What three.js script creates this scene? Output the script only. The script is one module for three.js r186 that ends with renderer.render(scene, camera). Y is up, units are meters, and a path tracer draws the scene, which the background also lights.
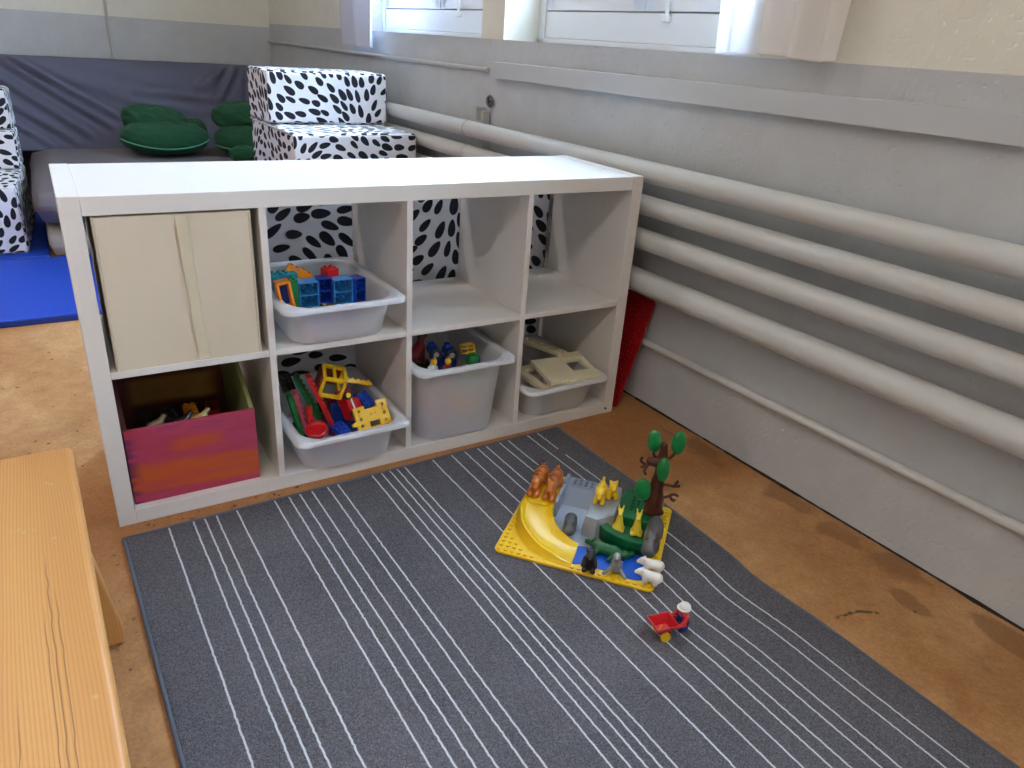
import * as THREE from 'three';
import { RoundedBoxGeometry } from 'three/addons/geometries/RoundedBoxGeometry.js';
import { mergeGeometries, mergeVertices, toCreasedNormals } from 'three/addons/utils/BufferGeometryUtils.js';
import { MarchingCubes } from 'three/addons/objects/MarchingCubes.js';
import { RectAreaLightUniformsLib } from 'three/addons/lights/RectAreaLightUniformsLib.js';

// ------------------------------------------------------------------ camera, sky, lamps, exposure
RectAreaLightUniformsLib.init();
const scene = new THREE.Scene();
const camera = new THREE.PerspectiveCamera(55.35, 1024 / 768, 0.05, 60);
camera.rotation.order = 'YXZ';
camera.position.set(-0.00505, 1.0875, 1.64633);
camera.rotation.set(-0.43533, -0.57517, 0.07317);
const renderer = new THREE.WebGLRenderer({ antialias: true });
renderer.toneMapping = THREE.LinearToneMapping;
renderer.toneMappingExposure = 2.08;
renderer.shadowMap.enabled = true;
renderer.outputColorSpace = THREE.SRGBColorSpace;
scene.background = new THREE.Color().setRGB(0.55, 0.75, 1.0);   // bright hazy daylight sky
scene.backgroundIntensity = 14.0;
const LAMP = { color: new THREE.Color().setRGB(1.0, 0.90, 0.83), front: 16.5, rear: 10 };  // rear: strength of the added lamps that brighten the far end

// ------------------------------------------------------------------ helpers
let seed = 20240611;
function rnd() { seed = (Math.imul(seed, 1664525) + 1013904223) >>> 0; return seed / 4294967296; }
const rr = (a, b) => a + (b - a) * rnd();
const V = (x, y, z) => new THREE.Vector3(x, y, z);
const clamp = (v, a = 0, b = 1) => Math.min(b, Math.max(a, v));
const smooth = (a, b, v) => { const t = clamp((v - a) / (b - a)); return t * t * (3 - 2 * t); };
const lerp = (a, b, t) => a + (b - a) * t;
const taken = {};
function numbered(n) { const k = taken[n] = (taken[n] ?? -1) + 1; return k ? `${n}_${String(k).padStart(3, '0')}` : n; }
function shade(o) { o.traverse(m => { if (m.isMesh) { m.castShadow = true; m.receiveShadow = true; } }); return o; }
function put(o, label, category, group, kind) {
  scene.add(o); shade(o);
  if (label) o.userData.label = label;
  if (category) o.userData.category = category;
  if (group) o.userData.group = group;
  if (kind) o.userData.kind = kind;
  return o;
}
function base(name, pos = [0, 0, 0], turn = 0) { const g = new THREE.Group(); g.name = numbered(name); g.position.set(...pos); g.rotation.y = turn; return g; }
function clean(g) {
  g = g.index ? g.toNonIndexed() : g;
  const n = new THREE.BufferGeometry();
  for (const k of ['position', 'normal', 'uv']) if (g.attributes[k]) n.setAttribute(k, g.attributes[k]);
  if (!n.attributes.normal) n.computeVertexNormals();
  if (!n.attributes.uv) n.setAttribute('uv', new THREE.BufferAttribute(new Float32Array(n.attributes.position.count * 2), 2));
  return n;
}
const M = gs => gs.length === 1 ? clean(gs[0]) : mergeGeometries(gs.map(clean));
function part(name, geos, mat, parent) {
  const m = new THREE.Mesh(Array.isArray(geos) ? M(geos) : geos, mat); m.name = name;
  if (parent) parent.add(m); return m;
}
function single(name, geos, mat) { return part(numbered(name), geos, mat); }
const at = (g, x = 0, y = 0, z = 0) => g.translate(x, y, z);
const box = (w, h, d, x = 0, y = 0, z = 0) => new THREE.BoxGeometry(w, h, d).translate(x, y, z);
const rbox = (w, h, d, r, x = 0, y = 0, z = 0, s = 2) => new RoundedBoxGeometry(w, h, d, s, Math.min(r, w / 2.01, h / 2.01, d / 2.01)).translate(x, y, z);
const cyl = (r0, r1, h, n = 16) => new THREE.CylinderGeometry(r1, r0, h, n);
function rod(a, b, r0, r1 = r0, n = 10) {
  const d = new THREE.Vector3().subVectors(b, a), g = new THREE.CylinderGeometry(r1, r0, d.length(), n);
  g.applyQuaternion(new THREE.Quaternion().setFromUnitVectors(V(0, 1, 0), d.clone().normalize()));
  return g.translate((a.x + b.x) / 2, (a.y + b.y) / 2, (a.z + b.z) / 2);
}
function tube(pts, r, n = 40, k = 8, closed = false) { return new THREE.TubeGeometry(new THREE.CatmullRomCurve3(pts, closed), n, r, k, closed); }
// uv in metres from the dominant axis of the normal
function muv(g, ox = 0, oy = 0) {
  g = clean(g);
  const p = g.attributes.position, n = g.attributes.normal, uv = g.attributes.uv;
  for (let i = 0; i < p.count; i++) {
    const ax = Math.abs(n.getX(i)), ay = Math.abs(n.getY(i)), az = Math.abs(n.getZ(i));
    if (ay >= ax && ay >= az) uv.setXY(i, p.getX(i) + ox, p.getZ(i) + oy);
    else if (ax >= az) uv.setXY(i, p.getZ(i) + ox, p.getY(i) + oy);
    else uv.setXY(i, p.getX(i) + ox, p.getY(i) + oy);
  }
  return g;
}
// parametric sheet: f(u,v) -> Vector3
function sheet(f, nu, nv) {
  const pos = [], uv = [], idx = [];
  for (let j = 0; j <= nv; j++) for (let i = 0; i <= nu; i++) { const p = f(i / nu, j / nv); pos.push(p.x, p.y, p.z); uv.push(i / nu, j / nv); }
  for (let j = 0; j < nv; j++) for (let i = 0; i < nu; i++) { const a = j * (nu + 1) + i, b = a + 1, c = a + nu + 1, d = c + 1; idx.push(a, b, d, a, d, c); }
  const g = new THREE.BufferGeometry();
  g.setAttribute('position', new THREE.Float32BufferAttribute(pos, 3)); g.setAttribute('uv', new THREE.Float32BufferAttribute(uv, 2)); g.setIndex(idx); g.computeVertexNormals();
  return g;
}
// rings of equal point count joined into a skin, ends optionally capped
function loft(rings, cap0 = true, cap1 = true, crease = 0.7) {
  const n = rings[0].length, pos = [], idx = [];
  rings.forEach(r => r.forEach(p => pos.push(p.x, p.y, p.z)));
  for (let j = 0; j < rings.length - 1; j++) for (let i = 0; i < n; i++) { const a = j * n + i, b = j * n + (i + 1) % n, c = a + n, d = b + n; idx.push(a, c, b, b, c, d); }
  const cap = (r, o, flip) => { const c = r.reduce((s, p) => s.add(p), V(0, 0, 0)).multiplyScalar(1 / n), k = pos.length / 3; pos.push(c.x, c.y, c.z); for (let i = 0; i < n; i++) flip ? idx.push(k, o + (i + 1) % n, o + i) : idx.push(k, o + i, o + (i + 1) % n); };
  if (cap0) cap(rings[0], 0, false);
  if (cap1) cap(rings[rings.length - 1], (rings.length - 1) * n, true);
  const g = new THREE.BufferGeometry(); g.setAttribute('position', new THREE.Float32BufferAttribute(pos, 3)); g.setIndex(idx);
  return toCreasedNormals(g, crease);
}
function roundRect(w, d, r, y, k = 6, cx = 0, cz = 0) {
  const o = [];
  for (const [sx, sz, a0] of [[1, 1, 0], [-1, 1, 90], [-1, -1, 180], [1, -1, 270]])
    for (let i = 0; i <= k; i++) { const a = (a0 + 90 * i / k) * Math.PI / 180; o.push(V(cx + sx * (w / 2 - r) + r * Math.cos(a), y, cz + sz * (d / 2 - r) + r * Math.sin(a))); }
  return o;
}
function prism(pts, h, bev = 0, y = 0) {   // pts [x,z] outline, extruded upward from y
  const s = new THREE.Shape(pts.map(([x, z]) => new THREE.Vector2(x, -z)));
  const g = new THREE.ExtrudeGeometry(s, { depth: h - 2 * bev, bevelEnabled: bev > 0, bevelThickness: bev, bevelSize: bev, bevelOffset: -bev, bevelSegments: 2, steps: 1 });
  return g.rotateX(-Math.PI / 2).translate(0, y + bev, 0);
}
// smooth blobs: tapered capsules joined with a smooth minimum and meshed
function blob(bones, k = 0.006, res = 36, pad = 0.004) {
  const lo = V(9, 9, 9), hi = V(-9, -9, -9);
  for (const [a, ra, b, rb] of bones) for (const [p, r] of [[a, ra], [b, rb]]) for (const c of ['x', 'y', 'z']) { lo[c] = Math.min(lo[c], p[c] - r); hi[c] = Math.max(hi[c], p[c] + r); }
  const mid = lo.clone().add(hi).multiplyScalar(0.5), half = Math.max(hi.x - lo.x, hi.y - lo.y, hi.z - lo.z) / 2 * (res / (res - 6)) + pad;
  const mc = new MarchingCubes(res, new THREE.MeshStandardMaterial(), false, false, 60000);
  mc.isolation = 0;
  const q = V(0, 0, 0);
  for (let z = 0; z < res; z++) for (let y = 0; y < res; y++) for (let x = 0; x < res; x++) {
    q.set(mid.x + (x - res / 2) / (res / 2) * half, mid.y + (y - res / 2) / (res / 2) * half, mid.z + (z - res / 2) / (res / 2) * half);
    let s = 0, first = true;
    for (const [a, ra, b, rb] of bones) {
      const bx = b.x - a.x, by = b.y - a.y, bz = b.z - a.z, l = bx * bx + by * by + bz * bz;
      const t = l < 1e-12 ? 0 : clamp(((q.x - a.x) * bx + (q.y - a.y) * by + (q.z - a.z) * bz) / l);
      const d = Math.hypot(q.x - a.x - bx * t, q.y - a.y - by * t, q.z - a.z - bz * t) - (ra + (rb - ra) * t);
      if (first) { s = d; first = false; } else { const h = clamp(0.5 + 0.5 * (s - d) / k); s = s + (d - s) * h - k * h * (1 - h); }
    }
    mc.field[x + y * res + z * res * res] = -s;
  }
  mc.update();
  const n = mc.count ?? mc.geometry.drawRange.count, g = new THREE.BufferGeometry();
  const P = new Float32Array(n * 3);
  for (let i = 0; i < n; i++) { P[3 * i] = mc.positionArray[3 * i] * half + mid.x; P[3 * i + 1] = mc.positionArray[3 * i + 1] * half + mid.y; P[3 * i + 2] = mc.positionArray[3 * i + 2] * half + mid.z; }
  g.setAttribute('position', new THREE.BufferAttribute(P, 3));
  const w = mergeVertices(g, 1e-6); w.computeVertexNormals();
  return clean(w);
}
const ball = (p, r, n = 12) => new THREE.SphereGeometry(r, n, Math.ceil(n * 0.7)).translate(p.x, p.y, p.z);

// ------------------------------------------------------------------ procedural textures
function hash(x, y, s) { let h = Math.imul(x, 374761393) + Math.imul(y, 668265263) + Math.imul(s, 1274126177); h = Math.imul(h ^ (h >>> 13), 1274126177); return ((h ^ (h >>> 16)) >>> 0) / 4294967296; }
function vnoise(x, y, s, per = 0) {
  const xi = Math.floor(x), yi = Math.floor(y), fx = x - xi, fy = y - yi, u = fx * fx * (3 - 2 * fx), v = fy * fy * (3 - 2 * fy);
  const w = per ? (a => ((a % per) + per) % per) : (a => a);
  const a = hash(w(xi), w(yi), s), b = hash(w(xi + 1), w(yi), s), c = hash(w(xi), w(yi + 1), s), d = hash(w(xi + 1), w(yi + 1), s);
  return a + (b - a) * u + (c - a) * v + (a - b - c + d) * u * v;
}
function fbm(x, y, s, o = 4, per = 0) { let t = 0, a = 0.5, n = 0; for (let i = 0; i < o; i++) { t += a * vnoise(x, y, s + i, per); n += a; a *= 0.5; x *= 2; y *= 2; per *= 2; } return t / n; }
function texture(w, h, f, color = true, mx = 1, my = 1) {
  const d = new Uint8Array(w * h * 4);
  for (let j = 0; j < h; j++) for (let i = 0; i < w; i++) {
    const c = f(i / w, j / h, i, j), k = 4 * (j * w + i);
    if (Array.isArray(c)) { d[k] = clamp(c[0], 0, 255); d[k + 1] = clamp(c[1], 0, 255); d[k + 2] = clamp(c[2], 0, 255); } else d[k] = d[k + 1] = d[k + 2] = clamp(c * 255, 0, 255);
    d[k + 3] = 255;
  }
  const t = new THREE.DataTexture(d, w, h);
  t.wrapS = t.wrapT = THREE.RepeatWrapping; t.magFilter = THREE.LinearFilter; t.minFilter = THREE.LinearMipmapLinearFilter; t.generateMipmaps = true;
  t.repeat.set(1 / mx, 1 / my);
  if (color) t.colorSpace = THREE.SRGBColorSpace;
  t.needsUpdate = true;
  return t;
}
const mixc = (a, b, t) => [a[0] + (b[0] - a[0]) * t, a[1] + (b[1] - a[1]) * t, a[2] + (b[2] - a[2]) * t];
const std = (color, roughness = 0.6, o = {}) => new THREE.MeshStandardMaterial({ color, roughness, ...o });
const phy = (color, roughness = 0.6, o = {}) => new THREE.MeshPhysicalMaterial({ color, roughness, ...o });

// wall plaster: brushed paint with small pits; tile of 1.2 m
const plasterBump = texture(768, 768, (u, v) => 0.5 + 0.35 * (fbm(u * 24, v * 24, 3, 4, 24) - 0.5) + 0.5 * (fbm(u * 90, v * 60, 9, 2, 60) - 0.5) - 0.45 * smooth(0.80, 0.9, vnoise(u * 120, v * 120, 31, 120)), false, 1.2, 1.2);
const paintMap = (c, a) => texture(512, 512, (u, v) => { const n = fbm(u * 5, v * 5, 41, 5, 5), m = fbm(u * 40, v * 40, 47, 3, 40); const k = 1 + a * (n - 0.5) + a * 0.5 * (m - 0.5); return [c[0] * k, c[1] * k, c[2] * k]; }, true, 2.4, 2.4);
const mat = {
  wallGrey: std(0xffffff, 0.62, { map: paintMap([190, 192, 195], 0.10), bumpMap: plasterBump, bumpScale: 0.0018 }),
  wallCream: std(0xffffff, 0.7, { map: paintMap([228, 225, 213], 0.05), bumpMap: plasterBump, bumpScale: 0.0012 }),
  ceiling: std(0xe9e6de, 0.85),
  pipe: std(0xc8c8c7, 0.36), railPaint: std(0xbfc1c5, 0.42), conduit: std(0xbcbcba, 0.5), frameWhite: std(0xe6e8ec, 0.45),
  shelf: std(0xdfd9d4, 0.33), metal: std(0x7c7c7a, 0.35, { metalness: 0.9 }), metalPaint: std(0xb9b9b6, 0.45),
  glass: phy(0xffffff, 0.02, { transmission: 1, thickness: 0, ior: 1.5 }),
  black: std(0x151517, 0.6),
};
// ------------------------------------------------------------------ the room
const PHI = Math.atan(0.0332), WX = 1.609;                       // the window wall stands slightly askew to the shelf
const cP = Math.cos(PHI), sP = Math.sin(PHI);
const wpos = (x, y, s) => [WX + x * cP + s * sP, y, -x * sP + s * cP];   // x outward from the wall face, s along it towards the viewer
const BACK = -4.05, FRONT = 3.6, LEFT = -4.4, H = 3.0, SILL = 1.095;
const WIN = [[-2.52, -1.195], [-1.03, 0.15], [1.15, 2.33]], WTOP = 2.45, TH = 0.32;

// floor: worn orange-brown linoleum
{
  const x0 = -2.0, w = 3.8, z0 = -4.2, d = 6.2;
  const stains = [];
  for (let i = 0; i < 70; i++) stains.push([rr(-0.4, 1.6), rr(-2, 1.5), rr(0.002, 0.005), rr(0.3, 0.8)]);
  for (let i = 0; i < 26; i++) stains.push([rr(0.05, 0.45), rr(0.004, 0.05), rr(0.002, 0.005), 0.9]);
  for (let i = 0; i < 16; i++) stains.push([rr(-0.25, 0.0), rr(-1.3, -0.3), rr(0.003, 0.006), 0.8]);
  for (let i = 0; i < 30; i++) stains.push([rr(-0.12, 0.0), rr(0.1, 0.9), rr(0.002, 0.0045), 0.6]);
  const cells = {};
  stains.forEach(s => { for (let i = -1; i <= 1; i++) for (let j = -1; j <= 1; j++) (cells[`${Math.floor(s[0] * 20) + i},${Math.floor(s[1] * 20) + j}`] ??= []).push(s); });
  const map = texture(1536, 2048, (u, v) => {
    const x = x0 + u * w, z = z0 + v * d;
    const a = fbm(x * 3.1, z * 2.3, 71, 5), b = fbm(x * 22, z * 22, 75, 3), c = vnoise(x * 260, z * 260, 79), e = fbm(x * 1.2 + 9, z * 1.2, 83, 3);
    let col = mixc([160, 108, 62], [196, 151, 104], clamp(0.5 + 1.5 * (a - 0.5) + 0.7 * (b - 0.5)));
    col = mixc(col, [158, 98, 48], 0.55 * smooth(0.5, 0.7, e));
    const k = 1 + 0.16 * (c - 0.5); col = [col[0] * k, col[1] * k, col[2] * k];
    // grime trodden along the foot of the wall, and one black scuff
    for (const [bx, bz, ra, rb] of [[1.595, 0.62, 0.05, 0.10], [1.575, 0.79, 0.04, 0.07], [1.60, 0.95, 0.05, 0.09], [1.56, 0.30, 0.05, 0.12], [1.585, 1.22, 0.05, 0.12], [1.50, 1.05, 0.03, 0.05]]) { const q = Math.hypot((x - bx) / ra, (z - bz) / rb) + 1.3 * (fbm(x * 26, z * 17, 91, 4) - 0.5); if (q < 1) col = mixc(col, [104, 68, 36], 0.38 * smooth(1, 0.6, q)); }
    const sx = x - 1.33, sz = z - 1.0, sd = Math.abs(sz - 0.35 * sx + 0.006 * Math.sin(60 * sx));
    if (sx > -0.03 && sx < 0.07) col = mixc(col, [70, 52, 34], smooth(0.007, 0.001, sd) * smooth(0.3, 0.7, vnoise(x * 120, z * 160, 97)));
    for (const [px, pz, r, q] of cells[`${Math.floor(x * 20)},${Math.floor(z * 20)}`] ?? []) { const dd = Math.hypot(x - px, z - pz); if (dd < r) col = mixc(col, [48, 34, 22], q * smooth(r, r * 0.5, dd)); }
    return col;
  });
  map.repeat.set(1, 1);
  map.wrapS = map.wrapT = THREE.MirroredRepeatWrapping;
  const rough = texture(512, 512, (u, v) => 0.46 + 0.22 * fbm(u * 8, v * 8, 101, 4, 8), false); rough.repeat.set(3, 3);
  const pts = [[LEFT, BACK], [WX + 0.0332 * BACK - 0.006, BACK], [WX + 0.0332 * FRONT - 0.006, FRONT], [LEFT, FRONT]];
  const g = clean(prism(pts, 0.1, 0, -0.1));
  const p = g.attributes.position, uv = g.attributes.uv;
  for (let i = 0; i < p.count; i++) uv.setXY(i, (p.getX(i) - x0) / w, (p.getZ(i) - z0) / d);
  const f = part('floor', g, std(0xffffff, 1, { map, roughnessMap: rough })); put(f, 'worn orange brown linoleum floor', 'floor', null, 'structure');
}
{ // window wall, in its own frame: x outward, z along
  const g = base('wall_right', [WX, 0, 0], PHI); put(g, 'window wall painted grey below and cream above', 'wall', null, 'structure');
  const z0 = BACK - 0.4, z1 = FRONT + 0.3;
  part('lower_wall', muv(box(TH, SILL + 0.1, z1 - z0, TH / 2, (SILL - 0.1) / 2, (z0 + z1) / 2)), mat.wallGrey, g);
  const up = [box(TH, H - WTOP, z1 - z0, TH / 2, (H + WTOP) / 2, (z0 + z1) / 2)];
  const edges = [z0, ...WIN.flat(), z1];
  for (let i = 0; i < edges.length; i += 2) up.push(box(TH, WTOP - SILL, edges[i + 1] - edges[i], TH / 2, (WTOP + SILL) / 2, (edges[i] + edges[i + 1]) / 2));
  part('upper_wall', M(up.map(b => muv(b))), mat.wallCream, g);
  shade(g);
}
{
  const g = base('wall_back', [0, 0, BACK]); put(g, 'far wall painted grey below and cream above', 'wall', null, 'structure');
  const w = WX + 0.1 - LEFT + 0.3, cx = (LEFT - 0.3 + WX + 0.1) / 2, PL = 1.07;
  part('lower_wall', muv(box(w, PL + 0.1, 0.3, cx, (PL - 0.1) / 2, -0.15)), mat.wallGrey, g);
  part('upper_wall', muv(box(w, H - PL, 0.3, cx, (H + PL) / 2, -0.15)), mat.wallCream, g); shade(g);
  const gl = base('wall_left', [LEFT, 0, 0]); put(gl, 'cream wall on the far left of the room', 'wall', null, 'structure');
  part('panel', muv(box(0.3, H + 0.1, FRONT - BACK, -0.15, H / 2 - 0.05, (FRONT + BACK) / 2)), mat.wallCream, gl); shade(gl);
  const gf = base('wall_front', [0, 0, FRONT]); put(gf, 'cream wall behind the viewer', 'wall', null, 'structure');
  part('panel', muv(box(w + 0.3, H + 0.1, 0.3, cx, H / 2 - 0.05, 0.15)), mat.wallCream, gf); shade(gf);
  const c = part('ceiling', box(w + 0.5, 0.2, FRONT - BACK + 0.6, cx + 0.1, H + 0.1, (FRONT + BACK) / 2), mat.ceiling); put(c, 'plain white ceiling', 'ceiling', null, 'structure');
}
// windows: a fixed lower panel, then the opening sash with glass
WIN.forEach(([a, b], i) => {
  const g = base('window_' + (i + 1), wpos(0.19, SILL, (a + b) / 2), PHI), w = b - a, d = 0.06;
  put(g, ['white painted window nearest the far corner', 'white painted window above the shelf', 'white painted window beyond the curtain'][i], 'window', null, 'structure');
  const hh = WTOP - SILL, fw = 0.035;
  part('outer_frame', [rbox(d, fw * 0.5, w, 0.004, 0, fw * 0.25, 0), rbox(d, fw, w, 0.004, 0, hh - fw / 2, 0), rbox(d, hh, fw, 0.004, 0, hh / 2, -w / 2 + fw / 2), rbox(d, hh, fw, 0.004, 0, hh / 2, w / 2 - fw / 2)], mat.frameWhite, g);
  part('lower_panel', [box(0.012, 0.02, w - 2 * fw, 0.018, 0.112, 0), rbox(d * 0.8, 0.092, w - 2 * fw - 0.006, 0.004, 0, 0.018 + 0.046, 0)], mat.frameWhite, g);
  for (const sd of [-1, 1]) {
    const sw = (w - 2 * fw) / 2 - 0.004, s = part('sash', [rbox(d * 0.8, 0.07, sw, 0.004, 0, 0.114 + 0.035, 0), rbox(d * 0.8, 0.06, sw, 0.004, 0, hh - fw - 0.034, 0), rbox(d * 0.8, hh - fw - 0.118, 0.055, 0.004, 0, (hh - fw + 0.114) / 2, -sw / 2 + 0.0275), rbox(d * 0.8, hh - fw - 0.118, 0.055, 0.004, 0, (hh - fw + 0.114) / 2, sw / 2 - 0.0275)], mat.frameWhite, g);
    s.position.z = sd * (sw / 2 + 0.002);
    part('pane', [box(0.004, hh - 0.27, sw - 0.1, 0, (hh - fw + 0.114) / 2, 0)], mat.glass, s);
  }
  part('latch_bolt', [cyl(0.007, 0.007, 0.2, 12).translate(-0.035, 0.2, w / 2 - 0.47), rbox(0.02, 0.022, 0.028, 0.004, -0.034, 0.094, w / 2 - 0.47)], mat.frameWhite, g);
  shade(g);
});
// ground outside, level with the sill of a raised floor
put(part('outside_ground', box(40, 0.2, 60, 22.2, -0.9, 0), std(0x8c8f7c, 0.9)), 'pale paved ground outside the windows', 'ground', null, 'structure');

// board screwed along the wall above the pipes
{ const g = part('trim_1', muv(rbox(0.028, 0.059, 3.9, 0.003, 0, 0, 0)), mat.railPaint); g.position.set(...wpos(-0.0145, 0.9865 + 0.0065 * 1.95, -1.05 + 1.95)); g.rotation.set(-0.0065, PHI, 0, 'YXZ'); put(g, 'grey painted wooden board running along the window wall', 'trim', null, 'structure'); }
// heating pipes
const pipeSpec = [[0.7654, 0.0310, 0.005, 'top'], [0.6682, 0.0295, 0.0031, 'second'], [0.5665, 0.0312, 0.0024, 'third'], [0.4371, 0.0362, 0.0031, 'lowest and thickest']];
pipeSpec.forEach(([y, r, sl, w], i) => {
  const s0 = -3.3, s1 = 3.4, L = s1 - s0, o = 0.08;
  const g = base('heating_pipe', wpos(-o, y + sl * (s0 + s1) / 2, (s0 + s1) / 2), PHI);
  g.rotation.set(-sl, PHI, 0, 'YXZ');
  part('tube', [new THREE.CylinderGeometry(r, r, L, 40, 1).rotateX(Math.PI / 2)], mat.pipe, g);
  for (const s of [-1.13]) part('collar', [new THREE.TorusGeometry(r + 0.001, 0.0025, 8, 40).translate(0, 0, s - (s0 + s1) / 2)], mat.metalPaint, g);
  for (const s of (i ? [0.02 + i * 0.01] : [])) part('joint', [new THREE.CylinderGeometry(r + 0.0012, r + 0.0012, 0.9, 40, 1).rotateX(Math.PI / 2).translate(0, 0, -1.85 - 0.45 + 1.2)], mat.pipe, g);
  put(g, `${w} of the four fat white heating pipes on the wall`, 'pipe', 'fat heating pipes along the window wall');
});
for (const [s, l] of [[-1.1, 'grey steel pipe hanger on the wall left of the board']]) {
  const g = base('pipe_hanger', wpos(-0.02, 0.39, s), PHI);
  part('bar', [rbox(0.03, 0.44, 0.022, 0.002, -0.004, 0.22, 0)], mat.metalPaint, g);
  part('cap', [rbox(0.05, 0.05, 0.028, 0.004, -0.02, 0.43, -0.02)], mat.metalPaint, g);
  part('eye', [new THREE.TorusGeometry(0.018, 0.006, 8, 24).rotateY(Math.PI / 2).translate(0.008, 0.478, 0.012), cyl(0.006, 0.006, 0.02, 10).rotateZ(Math.PI / 2).translate(0.008, 0.478, 0.012)], mat.metal, g);
  put(g, l, 'bracket');
}
{ const g = single('thin_pipe', [new THREE.CylinderGeometry(0.0122, 0.0122, 6.7, 20).rotateX(Math.PI / 2)], mat.pipe); g.position.set(...wpos(-0.0135, 0.2175 + 0.0064 * 0.05, 0.05)); g.rotation.set(-0.0064, PHI, 0, 'YXZ'); put(g, 'thin white pipe along the wall below the fat pipes', 'pipe'); }
{ const g = single('cable_conduit', [new THREE.CylinderGeometry(0.009, 0.009, 2.93, 14).rotateX(Math.PI / 2)], mat.conduit); g.position.set(...wpos(-0.0105, 0.982, -2.58)); g.rotation.y = PHI; put(g, 'thin pale conduit along the wall under the far window', 'conduit'); }
{ const g = single('cable_conduit', [new THREE.CylinderGeometry(0.008, 0.008, 2.15, 12)], mat.conduit); g.position.set(0.475, 1.905, BACK + 0.009); put(g, 'thin vertical conduit on the far wall above the sofa', 'conduit'); }

// black grime packed into the joint between wall and floor
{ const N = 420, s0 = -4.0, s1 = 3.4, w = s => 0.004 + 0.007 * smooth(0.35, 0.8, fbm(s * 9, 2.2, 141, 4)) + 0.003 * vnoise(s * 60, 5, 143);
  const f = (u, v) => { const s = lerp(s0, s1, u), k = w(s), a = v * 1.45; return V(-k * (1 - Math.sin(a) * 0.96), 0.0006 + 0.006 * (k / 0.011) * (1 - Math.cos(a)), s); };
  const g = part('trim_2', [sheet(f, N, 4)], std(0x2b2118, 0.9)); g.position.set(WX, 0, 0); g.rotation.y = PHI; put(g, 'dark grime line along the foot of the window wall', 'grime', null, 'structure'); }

// ceiling lamps: long tube fittings in two rows; unseen rear row added to light sofa and shelf top
for (const [z, row, n] of [[2.1, 'front', 2], [-1.3, 'rear', 2]]) for (let i = 0; i < n; i++) {
  const x = -2.2 + i * 1.8, g = base('ceiling_lamp', [x, H - 0.11, z]);
  part('housing', [rbox(1.52, 0.06, 0.15, 0.008, 0, 0.08, 0)], mat.frameWhite, g);
  part('diffuser', [rbox(1.46, 0.05, 0.11, 0.012, 0, 0.03, 0)], std(0xffffff, 0.5, { emissive: LAMP.color, emissiveIntensity: 3 }), g);
  const l = new THREE.RectAreaLight(LAMP.color, LAMP[row], 1.46, 0.1); l.position.set(0, 0.0, 0); l.rotation.x = -Math.PI / 2; l.castShadow = true; g.add(l);
  put(g, `${['left hand', 'right hand'][i]} long ceiling lamp in the ${row === 'front' ? 'row behind the viewer' : 'added row beyond the shelf'}`, 'ceiling lamp', 'tube lamps on the ceiling');
}
// ------------------------------------------------------------------ white cube shelf
const SW = 1.464, SH = 0.764, SD = 0.39, ST = 0.038, SC = 0.335, SV = 0.016;
{
  const g = base('cube_shelf');
  for (const x of [ST / 2, SW - ST / 2]) part('side_panel', [rbox(ST, SH, SD, 0.0015, x, SH / 2, -SD / 2)], mat.shelf, g);
  part('top_panel', [rbox(SW - 2 * ST, ST, SD - 0.001, 0.0015, SW / 2, SH - ST / 2 - 0.0008, -SD / 2)], mat.shelf, g);
  part('bottom_panel', [rbox(SW - 2 * ST, ST, SD - 0.001, 0.0015, SW / 2, ST / 2, -SD / 2)], mat.shelf, g);
  for (let i = 0; i < 3; i++) part('divider', [rbox(SV, SH - 2 * ST - 0.0008, SD - 0.001, 0.001, ST + SC * (i + 1) + SV * (i + 0.5), SH / 2, -SD / 2)], mat.shelf, g);
  for (let i = 0; i < 4; i++) part('shelf_board', [rbox(SC - 0.0006, SV, SD - 0.002, 0.001, ST + SC * (i + 0.5) + SV * i, ST + SC + SV / 2, -SD / 2 - 0.0005)], mat.shelf, g);
  part('screw_hole', [cyl(0.004, 0.004, 0.003, 12).rotateX(Math.PI / 2).translate(SW - 0.03, 0.018, 0.0)], mat.black, g);
  put(g, 'low white eight-compartment cube shelf standing across the room', 'shelf');
}
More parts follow.
